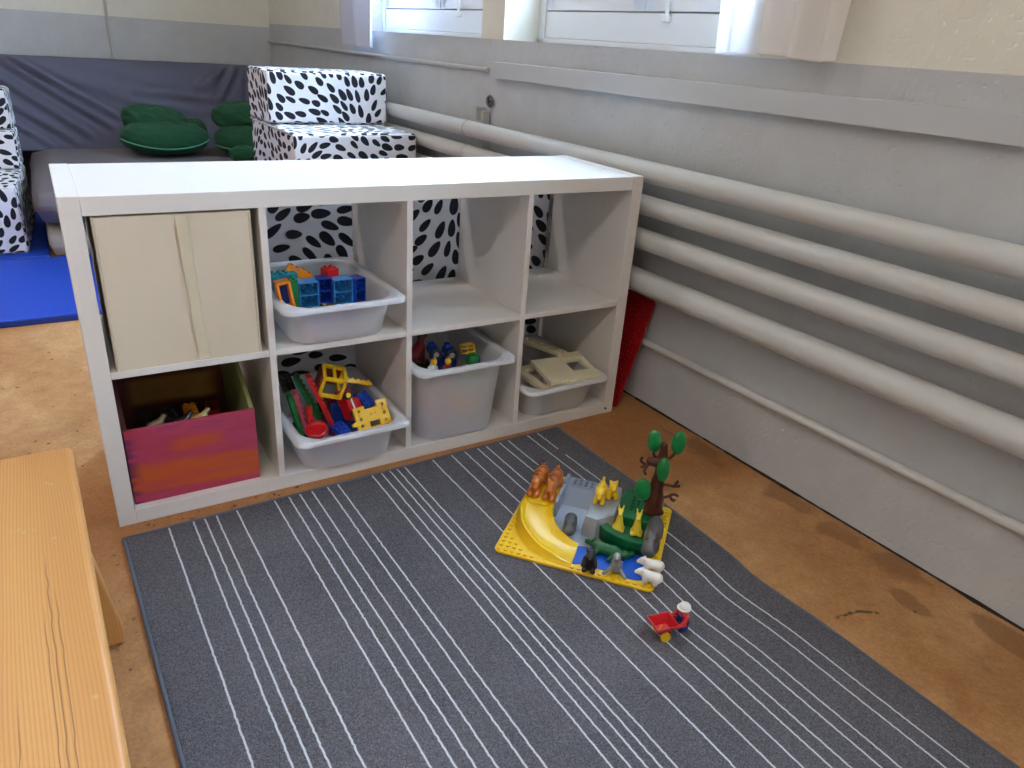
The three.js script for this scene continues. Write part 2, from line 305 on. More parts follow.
// ------------------------------------------------------------------ rug
const RUG = { x: 0.004, z: 0.056, w: 1.222, l: 2.05, a: 0.0262 };
{
  const stripes = [.099, .153, .179, .205, .253, .345, .381, .409, .44, .482, .51, .606, .633, .658, .679, .702, .788, .848, .892, .935, .964, 1.011, 1.041, 1.111, 1.147].map(x => x - 0.005);
  const { w, l } = RUG, hit = new Float32Array(2048).fill(0);
  const map = texture(2048, 2048, (u, v, i, j) => {
    const x = u * w, z = v * l, wob = 0.0005 * (vnoise(z * 11 + x * 3, x * 9, 5) - 0.5) * 2 + 0.0006 * (vnoise(z * 150, x * 40, 6) - 0.5) * 2;
    const n = hash(i, j, 201) * 0.3 + vnoise(x * 620, z * 620, 203) * 0.7, big = fbm(x * 6, z * 6, 205, 4);
    const k = 0.80 + 0.8 * (n - 0.5) + 0.22 * (big - 0.5) + 0.2;
    let c = [103 * k, 100 * k, 105 * k];
    if (z > 0.006) for (let s = 0; s < stripes.length; s++) {
      if (s === 24 && z > 0.115 && z < 0.15) continue;
      const d = Math.abs(x - stripes[s] - wob - 0.0006 * (hash(s, j >> 3, 7) - 0.5));
      if (d < 0.0026) c = mixc(c, [242, 243, 246], smooth(0.0026, 0.0014, d) * (0.82 + 0.18 * n));
    }
    return c;
  });
  map.repeat.set(1, 1);
  const bump = texture(512, 512, (u, v, i, j) => 0.5 * hash(i, j, 211) + 0.5 * hash(i >> 1, j >> 1, 212), false); bump.repeat.set(5, 8.4);
  const rugMat = std(0xffffff, 0.95, { map, bumpMap: bump, bumpScale: 0.004 });
  const ripple = (x, z) => { const e = smooth(0.75, 1.2, x); return { dx: e * (-0.020 * Math.exp(-(((z - 0.83) / 0.075) ** 2)) + 0.008 * Math.exp(-(((z - 0.45) / 0.25) ** 2))), dy: smooth(0.9, 1.2, x) * 0.009 * Math.exp(-(((z - 0.84) / 0.06) ** 2)) }; };
  const T = 0.007, g = base('rug', [RUG.x, 0, RUG.z], RUG.a);
  const top = (u, v) => { const x = u * w, z = v * l, r = ripple(x, z); const ed = Math.min(u * w, (1 - u) * w, v * l, (1 - v) * l); return V(x + r.dx, T * (0.35 + 0.65 * smooth(0, 0.006, ed)) + r.dy + 0.0008 * (fbm(x * 9, z * 9, 31, 3) - 0.5), z); };
  const es = [0, 0.003, 0.006, 0.012], n = 120;
  const grid = (t, m) => { const k = Math.round(t * (m + 6)); return k <= 3 ? es[k] / w : k >= m + 3 ? 1 - es[m + 6 - k] / w : lerp(0.012 / w, 1 - 0.012 / w, (k - 3) / m); };
  const surf = sheet((u, v) => top(grid(u, 90), grid(v, 160)), 96, 166);
  { const uv = surf.attributes.uv; let q = 0; for (let j = 0; j <= 166; j++) for (let i = 0; i <= 96; i++) uv.setXY(q++, grid(i / 96, 90), grid(j / 166, 160)); }
  part('pile', surf, rugMat, g);
  const rim = []; const N = 80; for (let i = 0; i <= N; i++) rim.push([i / N, 0]); for (let i = 1; i <= N; i++) rim.push([1, i / N]); for (let i = 1; i <= N; i++) rim.push([1 - i / N, 1]); for (let i = 1; i < N; i++) rim.push([0, 1 - i / N]);
  const hemM = std(0x6a6f7c, 0.9, { bumpMap: bump, bumpScale: 0.001 });
  part('hem', [tube(rim.map(([u, v]) => { const p = top(u, v); return V(p.x, Math.max(0.0044, p.y), p.z); }), 0.0044, 640, 7, true)], hemM, g);
  part('backing', [sheet((u, v) => { const p = top(u, 1 - v); return V(p.x, Math.max(0.0004, p.y - 0.006), p.z); }, 30, 60)], hemM, g);
  put(g, 'dark grey rug with thin white stripes in front of the shelf', 'rug');
}
// ------------------------------------------------------------------ pine bench
{
  const woodTex = texture(768, 1536, (u, v) => {   // tangential pine: long cathedral arches, fine dark late-wood lines, a few drying cracks
    const x = u * 0.42, z = v * 1.6, sway = 0.022 * (fbm(x * 2.2, z * 1.1, 301, 3) - 0.5) + 0.010 * Math.sin(z * 2.1 + 0.8), xx = x + sway;
    const c0 = 0.075, r = Math.abs(xx - c0) + 0.06 * Math.sqrt(0.02 + (z - 0.55) ** 2 * 0.09), ph = r * 210 + 5.5 * fbm(x * 7, z * 1.1, 305, 3);
    const ring = ph - Math.floor(ph), late = smooth(0.45, 0.92, ring) * smooth(1.0, 0.94, ring), fine = vnoise(xx * 900, z * 7, 311), tone = fbm(xx * 9, z * 0.7, 307, 3);
    let c = mixc([212, 157, 92], [191, 131, 69], clamp(1.6 * (tone - 0.3)));
    c = mixc(c, [160, 100, 48], 0.38 * late); c = mixc(c, [190, 134, 74], 0.28 * fine);
    for (const [cx, z0, z1, ww] of [[0.168, 0.33, 0.92, 0.0013], [0.1765, 0.42, 0.96, 0.0011], [0.160, 0.46, 0.90, 0.0010], [0.1225, 0.62, 0.80, 0.001]]) if (z > z0 && z < z1) { const d = Math.abs(x - cx - 0.012 * (z - 0.4) - 0.002 * (vnoise(z * 40, 3, 315) - 0.5)); c = mixc(c, [112, 76, 42], 0.7 * smooth(ww, ww * 0.3, d) * smooth(z0, z0 + 0.1, z) * smooth(z1, z1 - 0.08, z)); }
    const chip = smooth(0.80, 0.86, vnoise(x * 38, z * 22, 317)) * smooth(0.6, 0.8, vnoise(x * 160, z * 110, 319)); return mixc(c, [190, 168, 140], 0.5 * chip);
  });
  const woodM = phy(0xffffff, 0.45, { map: woodTex, clearcoat: 0.15, clearcoatRoughness: 0.35 });
  woodTex.repeat.set(1 / 0.42, 1 / 1.6);
  const hB = 0.32, z0 = 0.163, len = 1.6, w = 0.36, g = base('wooden_bench', [-0.0375 - w / 2, 0, z0 + len / 2], 0.0205);
  const top = muv(rbox(w, 0.036, len, 0.013, 0, hB - 0.017, 0, 3), 0.05, 0.8);
  part('seat_board', top, woodM, g);
  for (const s of [-1, 1]) {
    const sh = new THREE.Shape(); const pts = [[-0.165, hB - 0.036], [0.165, hB - 0.036], [0.183, 0.17], [w / 2 + 0.023, 0.03], [w / 2 + 0.021, 0.006], [w / 2 - 0.05, 0.006], [0.05, 0.09], [-0.05, 0.09], [-w / 2 + 0.05, 0.006], [-w / 2 - 0.021, 0.006], [-w / 2 - 0.023, 0.03], [-0.183, 0.17]];
    pts.forEach(([x, y], i) => i ? sh.lineTo(x, y) : sh.moveTo(x, y));
    const e = new THREE.ExtrudeGeometry(sh, { depth: 0.03, bevelEnabled: true, bevelThickness: 0.003, bevelSize: 0.003, bevelOffset: -0.003, bevelSegments: 2 }).translate(0, 0, s * (len / 2 - 0.22) - 0.015);
    part('leg_panel', muv(e, 0.2, 0.1), woodM, g);
    for (const q of [-1, 1]) part('foot_glide', [cyl(0.011, 0.011, 0.007, 14).translate(q * (w / 2 - 0.012), 0.0036, s * (len / 2 - 0.22))], mat.black, g);
  }
  part('stretcher', muv(rbox(0.03, 0.07, len - 0.5, 0.004, 0, 0.2, 0)), woodM, g);
  put(g, 'long low pine bench in the near left corner', 'bench');
}
// ------------------------------------------------------------------ soft furniture beyond the shelf
const cloth = (c, b = 0.0012, per = 0.12, rough = 0.95, o = {}) => std(c, rough, { bumpMap: weave(per), bumpScale: b, ...o });
const weaveTex = {};
function weave(per) { return weaveTex[per] ??= texture(256, 256, (u, v, i, j) => 0.5 + 0.25 * Math.sin(u * 64 * Math.PI) * Math.sin(v * 64 * Math.PI) + 0.3 * (hash(i, j, 401) - 0.5) + 0.5 * (fbm(u * 5, v * 5, 403, 3, 5) - 0.5), false, per, per); }
// printed spots: black brush dabs that drift round in a swirl; tile of 1.1 m
const spotTex = (() => {
  const S = 1.1, list = [], N = 1024;
  let tries = 0;
  while (list.length < 640 && tries++ < 30000) {
    const x = rnd() * S, y = rnd() * S, a = (fbm(x / S * 2, y / S * 2, 511, 2, 2) - 0.5) * 8 + 0.3, L = rr(0.020, 0.029), W = rr(0.0098, 0.0142);
    let ok = true;
    for (const q of list) {
      let dx = x - q[0], dy = y - q[1]; dx -= S * Math.round(dx / S); dy -= S * Math.round(dy / S);
      const al = Math.cos(a) * dx + Math.sin(a) * dy, ac = -Math.sin(a) * dx + Math.cos(a) * dy;
      if ((al / 0.053) ** 2 + (ac / 0.0305) ** 2 < 1) { ok = false; break; }
    }
    if (ok) list.push([x, y, a, L, W]);
  }
  const cell = {}, C = 16;
  list.forEach(q => { for (let i = -1; i <= 1; i++) for (let j = -1; j <= 1; j++) { const k = `${(Math.floor(q[0] / S * C) + i + C) % C},${(Math.floor(q[1] / S * C) + j + C) % C}`; (cell[k] ??= []).push(q); } });
  return texture(N, N, (u, v) => {
    const x = u * S, y = v * S; let c = [226, 226, 232];
    for (const q of cell[`${Math.floor(u * C)},${Math.floor(v * C)}`] ?? []) {
      let dx = x - q[0], dy = y - q[1]; dx -= S * Math.round(dx / S); dy -= S * Math.round(dy / S);
      const al = (Math.cos(q[2]) * dx + Math.sin(q[2]) * dy) / q[3], ac = (-Math.sin(q[2]) * dx + Math.cos(q[2]) * dy) / (q[4] * (1 - 0.22 * al));
      const e = Math.sqrt(al * al + ac * ac); if (e < 1.08) c = mixc(c, [16, 20, 34], smooth(1.08, 0.96, e));
    }
    return c;
  }, true, S, S);
})();
const spotM = std(0xffffff, 0.85, { map: spotTex, bumpMap: weave(0.12), bumpScale: 0.0006 });
const foam = (w, h, d, x, y, z, ox, oy) => { const g = muv(rbox(w, h, d, 0.018, 0, 0, 0, 3), ox, oy); return g.translate(x, y, z); };
{
  const g = base('foam_chair', [1.145, 0, -1.8], PHI);
  part('seat_block', [foam(0.57, 0.345, 0.6, 0, 0.1725, 0, 0.2, 0.1)], spotM, g);
  part('middle_block', [foam(0.57, 0.343, 0.6, 0, 0.5175, 0, 0.55, 0.31)], spotM, g);
  part('backrest', [foam(0.57, 0.222, 0.29, 0, 0.802, -0.165, 0.13, 0.62)], spotM, g);
  part('seam', [tube([V(-0.27, 0.69, -0.31), V(-0.287, 0.691, -0.29), V(-0.288, 0.69, 0), V(-0.287, 0.69, 0.28)], 0.003, 40, 6)], std(0xcac6c0, 0.8), g);
  part('handle', [tube([V(0.285, 0.86, -0.1), V(0.305, 0.85, -0.1), V(0.308, 0.80, -0.1), V(0.285, 0.79, -0.1)], 0.006, 20, 6)], mat.black, g);
  put(g, 'tall black and white spotted foam chair beside the heating pipes', 'chair', 'spotted foam furniture');
  const l = base('foam_chair', [-0.405, 0.03, -2.776], -0.058);
  part('seat_block', [foam(0.57, 0.31, 0.68, 0, 0.155, 0, 0.05, 0.45)], spotM, l);
  part('lower_backrest', [foam(0.57, 0.19, 0.23, 0, 0.406, -0.225, 0.3, 0.21)], spotM, l);
  part('upper_backrest', [foam(0.57, 0.19, 0.22, 0, 0.597, -0.23, 0.7, 0.02)], spotM, l);
  put(l, 'low black and white spotted foam chair at the left edge on blue mat', 'chair', 'spotted foam furniture');
  const bg = foam(1.14, 0.715, 0.19, 0, 0.3575, 0, 0.33, 0.18); for (let i = 0; i < bg.attributes.uv.count; i++) bg.attributes.uv.setXY(i, bg.attributes.uv.getX(i) * 0.93 + 0.45, bg.attributes.uv.getY(i) * 0.93 + 0.3);
  const b = single('foam_block', [bg], spotM); b.position.set(0.885, 0, -0.53); b.rotation.y = 0.01;
  put(b, 'spotted foam block standing right behind the white shelf', 'foam block', 'spotted foam furniture');
}
// blue gym mats
const matBlue = phy(0x1646bd, 0.5, { bumpMap: weave(0.06), bumpScale: 0.0006 }), matEdge = std(0x14318c, 0.6);
for (const [x0, x1, z0, z1, l] of [[-1.35, 0.72, -2.345, -1.485, 'bright blue gym mat lying nearest the shelf'], [-1.35, -0.062, -3.35, -2.365, 'blue gym mat under the spotted chair at the left edge']]) {
  const g = base('gym_mat', [(x0 + x1) / 2, 0, (z0 + z1) / 2]);
  part('top_cover', [rbox(x1 - x0, 0.012, z1 - z0, 0.005, 0, 0.0235, 0)], matBlue, g);
  part('foam_edge', [rbox(x1 - x0 - 0.004, 0.02, z1 - z0 - 0.004, 0.004, 0, 0.0102, 0)], matEdge, g);
  put(g, l, 'mat', 'blue gym mats on the floor');
}
// mattresses that make the sofa
{
  const puff = (w, h, d, r, bulge, sd) => { // rounded slab with a soft, slightly uneven skin
    const g = new RoundedBoxGeometry(w, h, d, 10, r), p = g.attributes.position;
    const m = mergeVertices((() => { const q = new THREE.BoxGeometry(w - 2 * r, h - 2 * r, d - 2 * r, 40, 6, 30), pp = q.attributes.position, nn = q.attributes.normal; const o = q.clone(); const c = V(0, 0, 0), n = V(0, 0, 0);
      for (let i = 0; i < pp.count; i++) { c.fromBufferAttribute(pp, i); n.set(0, 0, 0);
        const ex = (w - 2 * r) / 2, ey = (h - 2 * r) / 2, ez = (d - 2 * r) / 2;
        if (Math.abs(Math.abs(c.x) - ex) < 1e-6) n.x = Math.sign(c.x); if (Math.abs(Math.abs(c.y) - ey) < 1e-6) n.y = Math.sign(c.y); if (Math.abs(Math.abs(c.z) - ez) < 1e-6) n.z = Math.sign(c.z);
        n.normalize(); const k = r + bulge * (fbm(c.x * 3 + 7, c.z * 3 + c.y * 5, sd, 3) - 0.5); c.addScaledVector(n, k); o.attributes.position.setXYZ(i, c.x, c.y, c.z); }
      o.deleteAttribute('normal'); o.deleteAttribute('uv'); return o; })(), 1e-5);
    m.computeVertexNormals(); return muv(m);
  };
  const lo = single('lower_mattress', [puff(1.44, 0.155, 1.26, 0.05, 0.006, 601)], cloth(0xc9c2b4)); lo.position.set(0.665, 0.081, -2.99);
  put(lo, 'cream mattress lying on the floor under the grey one', 'mattress');
  const up = base('sofa_mattress', [0.655, 0.167, -2.935]);
  const up1 = part('cover', [puff(1.48, 0.185, 1.32, 0.075, 0.014, 611).translate(0, 0.096, 0)], cloth(0x76727a), up);
  part('worn_patch', [(() => { const s = sheet((u, v) => { const a = u * Math.PI * 2, q = 0.055 * v; return V(-0.748 + 0.0, 0.10 + q * Math.sin(a), 0.62 + q * Math.cos(a) * 0.0 + 0.0); }, 8, 1); return s; })()], cloth(0x66636b), up).visible = true;
  up.children.pop();
  put(up, 'grey covered sofa mattress on top of the cream one', 'mattress');
  // backrest with a dark cloth thrown over it
  const folds = [ // from (x,y) to (x,y), half width, depth
    [-0.20, 0.85, 0.42, 0.43, 0.016, 0.022], [-0.12, 0.85, 0.50, 0.47, 0.014, 0.018], [-0.25, 0.78, 0.30, 0.38, 0.018, 0.018], [-0.30, 0.70, 0.22, 0.34, 0.016, 0.016], [-0.3, 0.60, 0.08, 0.33, 0.015, 0.014], [0.0, 0.80, 0.75, 0.52, 0.03, 0.010], [0.2, 0.76, 1.0, 0.50, 0.03, 0.008],
    [1.18, 0.84, 1.02, 0.60, 0.02, 0.018], [1.14, 0.84, 0.88, 0.66, 0.025, 0.012], [1.28, 0.84, 1.2, 0.45, 0.02, 0.016], [0.55, 0.66, 1.1, 0.62, 0.02, 0.007], [0.5, 0.60, 1.1, 0.53, 0.02, 0.006]];
  const prof = new THREE.CatmullRomCurve3([V(-3.61, 0.33, 0), V(-3.66, 0.50, 0), V(-3.73, 0.68, 0), V(-3.79, 0.78, 0), V(-3.85, 0.825, 0), V(-3.92, 0.825, 0), V(-3.98, 0.78, 0), V(-4.0, 0.6, 0), V(-4.0, 0.34, 0)]);
  const x0 = -0.75, x1 = 1.40;
  const g = base('sofa_backrest', [0, 0, 0]);
  const cs = sheet((u, v) => {
    const p = prof.getPoint(v), x = lerp(x0, x1, u), y = p.y; let d = 0.012 * (fbm(x * 5, y * 6, 621, 4) - 0.5);
    for (const [ax, ay, bx, by, w, h] of folds) {
      const ux = bx - ax, uy = by - ay, L = ux * ux + uy * uy, t = clamp(((x - ax) * ux + (y - ay) * uy) / L), e = Math.hypot(x - ax - ux * t, y - ay - uy * t) / w;
      d += 1.5 * h * (Math.exp(-e * e) - 0.5 * Math.exp(-((e - 1.6) ** 2))) * smooth(1.0, 0.8, t) * (0.4 + 0.6 * smooth(0, 0.25, t));
    }
    d *= smooth(0.6, 0.45, v);
    return V(x, y + d * 0.35 + (v > 0.3 && v < 0.7 ? 0.006 * (fbm(x * 4, 1, 631, 2) - 0.5) : 0), p.x + d);
  }, 260, 110);
  part('cloth', [cs], std(0x62657a, 0.95, { bumpMap: weave(0.12), bumpScale: 0.0006 }), g);
  part('cushion', [rbox(x1 - x0 - 0.03, 0.44, 0.14, 0.05, (x0 + x1) / 2, 0.55, -3.89)], cloth(0x4a4c5b), g);
  part('base_box', [rbox(x1 - x0 - 0.05, 0.34, 0.2, 0.01, (x0 + x1) / 2, 0.17, -3.92)], cloth(0x3c3d48), g);
  put(g, 'sofa backrest draped with a creased dark grey cloth', 'sofa bolster');
  // green velvet cushions
  const crush = texture(256, 256, (u, v) => 0.5 + 0.9 * (fbm(u * 12 + 2 * fbm(u * 4, v * 4, 641, 2, 4), v * 9, 643, 4) - 0.5), false);
  const velvet = phy(0x174e33, 0.9, { bumpMap: crush, bumpScale: 0.012, sheen: 0.35, sheenColor: new THREE.Color(0x5fae86), sheenRoughness: 0.5 }), pipingM = std(0x58a58c, 0.8);
  const pouf = (cx, cy, cz, rx, ry, rz, sd, wr = 0.02, sq = 0.75) => { const g = sheet((u, v) => { const a = u * Math.PI * 2, b = (v - 0.5) * Math.PI, c = Math.sign(Math.cos(b)) * Math.abs(Math.cos(b)) ** sq, s = Math.sign(Math.sin(b)) * Math.abs(Math.sin(b)) ** 0.9; const n = 1 + wr * 0.4 * Math.sin(16 * (0.6 * Math.cos(a) + s) + 7 * fbm(2 * Math.cos(a) + 5, 2 * s + 5, sd, 2)) * smooth(0.2, 0.9, Math.abs(Math.cos(a))) + wr * 4 * (fbm(3 + 2.5 * Math.cos(a) + s * 2, 3 + 2.5 * Math.sin(a), sd, 4) - 0.5) + wr * Math.sin(a * 9 + 6 * s) * Math.abs(s); return V(cx + rx * c * Math.cos(a) * n, cy + ry * s * n, cz + rz * c * Math.sin(a) * n); }, 64, 32); return mergeVertices(g, 1e-5); };
  const ring = (rx, rz, y, sag, a0, a1, cx = 0, cz = 0) => tube(Array.from({ length: 25 }, (_, i) => { const a = lerp(a0, a1, i / 24); return V(cx + rx * Math.cos(a), y - sag * Math.sin(a) ** 2, cz + rz * Math.sin(a)); }), 0.004, 60, 6);
  const c1 = base('green_cushion', [0.615, 0.362, -3.2]);
  part('cover', [pouf(0, 0.092, 0.0, 0.240, 0.094, 0.19, 651, 0.02)], velvet, c1);
  part('folded_flap', [pouf(-0.055, 0.165, -0.08, 0.185, 0.085, 0.12, 653, 0.03).rotateZ(-0.16)], velvet, c1);
  part('folded_corner', [pouf(0.17, 0.13, -0.06, 0.075, 0.06, 0.09, 655, 0.03)], velvet, c1);
  part('piping', [ring(0.236, 0.190, 0.088, 0.035, 0.1, Math.PI - 0.1)], pipingM, c1);
  put(c1, 'big green velvet cushion lying alone on the grey mattress', 'cushion', 'green velvet cushions on the sofa');
  const c2 = base('green_cushion', [1.045, 0.362, -3.16]);
  part('cover', [pouf(0, 0.085, 0.02, 0.17, 0.086, 0.17, 661)], velvet, c2);
  part('folded_flap', [pouf(0.02, 0.21, -0.06, 0.18, 0.085, 0.12, 663, 0.025)], velvet, c2);
  part('piping', [ring(0.171, 0.171, 0.06, 0.015, 0.1, Math.PI - 0.1, 0, 0.02)], pipingM, c2);
  put(c2, 'green velvet cushion half hidden behind the tall spotted chair', 'cushion', 'green velvet cushions on the sofa');
  const c3 = base('green_cushion', [0.99, 0.362, -2.86]);
  part('cover', [pouf(0, 0.045, 0, 0.10, 0.046, 0.07, 671, 0.03)], velvet, c3);
  put(c3, 'small crumpled green cushion in front of the half hidden one', 'cushion', 'green velvet cushions on the sofa');
}
// curtains
{
  const lined = phy(0xbfc0cc, 0.95, { transmission: 0.06, thickness: 0 }), net = phy(0xf3f4fa, 0.95, { transmission: 0.6, thickness: 0 }), drape = phy(0xf0ebe8, 0.95, { transmission: 0.3, thickness: 0 });
  const curtain = (s0, s1, yb, off, amp, waves, ph, flare, m, label, hem = 0.0, tie = 0) => {
    const g = base('curtain', wpos(-off, yb, (s0 + s1) / 2), PHI), hh = 2.5 - yb, w = s1 - s0;
    const f = (u, v) => { const k = 1 - v, z = (u - 0.5) * w + flare * k * k * (0.5 - u) * 2 * -1 * (u < 0.5 ? 1 : 0.2); const a = u * waves * 6.283 + ph + 0.8 * Math.sin(v * 5); return V(-amp * Math.sin(a) * (0.7 + 0.3 * Math.sin(3 * v + u)) - tie * k * k * Math.sin(u * 3.1416), v * hh + hem * Math.sin(u * 5 + ph) * k * k, z); };
    part('fabric', sheet(f, 70, 40), m, g);
    part('hem', [tube(Array.from({ length: 30 }, (_, i) => f(i / 29, 0)), 0.003, 80, 5)], m, g);
    part('rod', [cyl(0.009, 0.009, w + 0.1, 12).rotateX(Math.PI / 2).translate(0, hh, 0)], mat.frameWhite, g);
    put(g, label, 'curtain', 'curtains beside the windows');
  };
  curtain(-2.55, -2.13, 1.02, 0.05, 0.028, 2.2, 0.4, 0, lined, 'pale grey curtain hanging beside the far window');
  curtain(0.02, 0.235, 1.10, 0.025, 0.008, 1.6, 2.2, -0.06, net, 'thin bright net curtain at the right end of the window');
  curtain(0.245, 0.468, 1.100, 0.048, 0.026, 2.3, 0.9, 0, drape, 'cream curtain hanging against the wall right of the net', 0.004);
}
// ------------------------------------------------------------------ boxes and bins in the shelf
const cellX = i => ST + (SC + SV) * i, LOW = ST, UPP = ST + SC + SV;
{
  const fab = std(0xd8cab4, 0.95, { bumpMap: weave(0.12), bumpScale: 0.0008 }), band = std(0xe8dcc0, 0.9, { bumpMap: weave(0.06), bumpScale: 0.0008 });
  const g = base('fabric_box', [0.2035, UPP, -0.185]);
  const w = 0.302, h = 0.331, d = 0.362, body = new THREE.BoxGeometry(w, h, d, 24, 24, 24), p = body.attributes.position;
  for (let i = 0; i < p.count; i++) { const x = p.getX(i), y = p.getY(i), z = p.getZ(i); const fx = 1 - (2 * x / w) ** 2, fy = 1 - (2 * y / h) ** 2, fz = 1 - (2 * z / d) ** 2;
    const nz = Math.abs(Math.abs(z) - d / 2) < 1e-6 ? Math.sign(z) : 0, nx = Math.abs(Math.abs(x) - w / 2) < 1e-6 ? Math.sign(x) : 0;
    p.setXYZ(i, x - nx * 0.006 * fy * fz, y, z - nz * (0.005 * fx * fy - 0.003 * Math.exp(-(((x - 0.11) / 0.012) ** 2)) * fy)); }
  body.translate(0, h / 2, 0); body.computeVertexNormals();
  part('body', muv(body), fab, g);
  for (const x of [-1, 1]) for (const y of [0, 1]) part('edge_binding', [rod(V(x * (w / 2 - 0.001), 0.004 + y * (h - 0.006), -d / 2), V(x * (w / 2 - 0.001), 0.004 + y * (h - 0.006), d / 2), 0.003)], band, g);
  for (const x of [-1, 1]) part('edge_binding', [rod(V(x * (w / 2 - 0.001), 0.003, d / 2 - 0.001), V(x * (w / 2 - 0.001), h - 0.003, d / 2 - 0.001), 0.003)], fab, g);
  part('strap', [sheet((u, v) => V(lerp(0.012, 0.026, 1 - v) + (u - 0.5) * 0.023, 0.004 + v * (h - 0.006), d / 2 + 0.0025 + 0.002 * Math.sin(v * 9) - 0.004 * (1 - (2 * v - 1) ** 2)), 2, 30), sheet((u, v) => V(lerp(0.012, 0.026, 1 - v) + (0.5 - u) * 0.023, 0.004 + v * (h - 0.006), d / 2 + 0.0005 + 0.002 * Math.sin(v * 9) - 0.004 * (1 - (2 * v - 1) ** 2)), 2, 30)], band, g);
  put(g, 'cream fabric storage box with a vertical strap in the upper left compartment', 'storage box');
}
{ // painted wooden crate
  const strokes = texture(512, 384, (u, v) => {
    const n = fbm(u * 3, v * 9, 701, 4), m = fbm(u * 5 + 3, v * 20, 705, 3);
    let c = mixc([172, 50, 76], [182, 70, 106], clamp(n * 1.6 - 0.3));
    const low = smooth(0.52, 0.30, Math.abs(v - 0.30 + 0.10 * (u - 0.5)) * 2.2), hi = smooth(0.13, 0.03, Math.abs(v - 0.70)) * smooth(0.28, 0.40, u) * smooth(0.78, 0.62, u);
    c = mixc(c, [192, 84, 34], clamp(low * (0.55 + 1.2 * (m - 0.25)) + hi * (0.5 + m * 0.7)));
    c = mixc(c, [104, 34, 84], 0.8 * smooth(0.10, 0.0, u) * smooth(0.42, 0.6, m) + 0.25 * smooth(0.6, 0.72, n) * smooth(0.5, 0.9, v));
    return c;
  }, true);
  const inside = texture(384, 384, (u, v) => { const n = fbm(u * 4, v * 6, 711, 4), band = smooth(0.16, 0.08, Math.abs(v - 0.42 + 0.05 * (n - 0.5))) * smooth(0.08, 0.2, u) * smooth(0.98, 0.8, u); return mixc(mixc([104, 42, 34], [74, 40, 36], n), [178, 138, 62], band * (0.6 + 0.5 * n)); }, true);
  const green = texture(256, 256, (u, v) => { const n = fbm(u * 4, v * 4, 721, 4); return mixc([150, 146, 96], [120, 140, 80], n); }, true);
  const outM = std(0xffffff, 0.6, { map: strokes }), inM = std(0xffffff, 0.7, { map: inside }), grM = std(0xffffff, 0.7, { map: green }), edge = std(0xc69a6a, 0.7);
  const W = 0.29, D = 0.345, t = 0.01, hf = 0.196, hb = 0.318, g = base('painted_crate', [0.186, LOW, -0.193]);
  const f = part('front_board', [rbox(W, hf, t, 0.002, 0, hf / 2, D / 2 - t / 2)], outM, g);
  { const q = f.geometry, p = q.attributes.position, uv = q.attributes.uv; for (let i = 0; i < p.count; i++) uv.setXY(i, (p.getX(i) + W / 2) / W, p.getY(i) / hf); }
  const b = part('back_board', [rbox(W, hb, t, 0.002, 0, hb / 2, -D / 2 + t / 2)], inM, g);
  { const q = b.geometry, p = q.attributes.position, uv = q.attributes.uv; for (let i = 0; i < p.count; i++) uv.setXY(i, (p.getX(i) + W / 2) / W, p.getY(i) / hb); }
  for (const s of [-1, 1]) {
    const sh = new THREE.Shape([[-D / 2 + t, 0], [D / 2 - t, 0], [D / 2 - t, hf], [-D / 2 + 0.09, hb], [-D / 2 + t, hb]].map(([x, y]) => new THREE.Vector2(x, y)));
    const e = new THREE.ExtrudeGeometry(sh, { depth: t, bevelEnabled: false }).rotateY(-Math.PI / 2).translate(s > 0 ? W / 2 : -W / 2 + t, 0, 0);
    const m = part('side_board', [muv(e)], s > 0 ? grM : inM, g);
  }
  part('bottom_board', [box(W - 2 * t, t, D - 2 * t, 0, t / 2, 0)], edge, g);
  put(g, 'wooden crate painted pink and orange in the lower left compartment', 'crate');
}
const binM = phy(0xfafafc, 0.75, { transmission: 0.6, thickness: 0, ior: 1.45 }), rimM = phy(0xeef0f6, 0.4, { transmission: 0.3, thickness: 0, ior: 1.45 });
function bin(x, y, z, h, turn, label) {
  const g = base('plastic_bin', [x, y, z], turn);
  const w0 = 0.235, d0 = 0.33, w1 = 0.262, d1 = 0.368, t = 0.0022, k = 8, L = (w, d, r, yy, dz = 0) => roundRect(w, d, r, yy, k, 0, dz);
  const out = []; for (const [f, yy] of [[-0.02, 0.0005], [0, 0.006]]) out.push(L(w0 + f, d0 + f, 0.05, yy));
  for (let i = 1; i <= 6; i++) { const f = i / 6; out.push(L(lerp(w0, w1, f), lerp(d0, d1, f), lerp(0.052, 0.046, f), lerp(0.006, h - 0.006, f))); }
  part('tub', [loft(out, true, false, 0.9)], binM, g);
  const R = (w, d, r, yy) => roundRect(w, d, r, yy, k).map(p => { const c = smooth(0.06, 0.14, Math.abs(p.x)) * smooth(0.02, 0.15, p.z); p.y += 0.006 * c; if (p.z > 0) p.z += 0.006 * (1 - (p.x / 0.15) ** 2); return p; });
  part('rim', [loft([R(w1 - 0.004, d1 - 0.004, 0.044, h - 0.012), R(w1 - 0.002, d1 - 0.002, 0.045, h), R(w1 + 0.006, d1 + 0.008, 0.045, h + 0.0035), R(0.304, 0.414, 0.026, h + 0.003), R(0.310, 0.420, 0.025, h - 0.001), R(0.310, 0.420, 0.025, h - 0.010), R(0.305, 0.415, 0.024, h - 0.010), R(0.304, 0.414, 0.024, h - 0.004), R(w1 + 0.004, d1 + 0.004, 0.045, h - 0.004)], false, false, 0.9)], rimM, g);
  put(g, label, 'bin', 'translucent plastic toy bins in the shelf');
  return g;
}
bin(0.5505, UPP, -0.160, 0.102, 0.012, 'shallow translucent bin of blue bricks in the upper row');
bin(0.558, LOW, -0.148, 0.108, 0.02, 'shallow translucent bin of mixed red and yellow bricks in the lower row');
bin(0.896, LOW, -0.166, 0.232, 0.0, 'deep translucent bin of toy vehicles in the lower row');
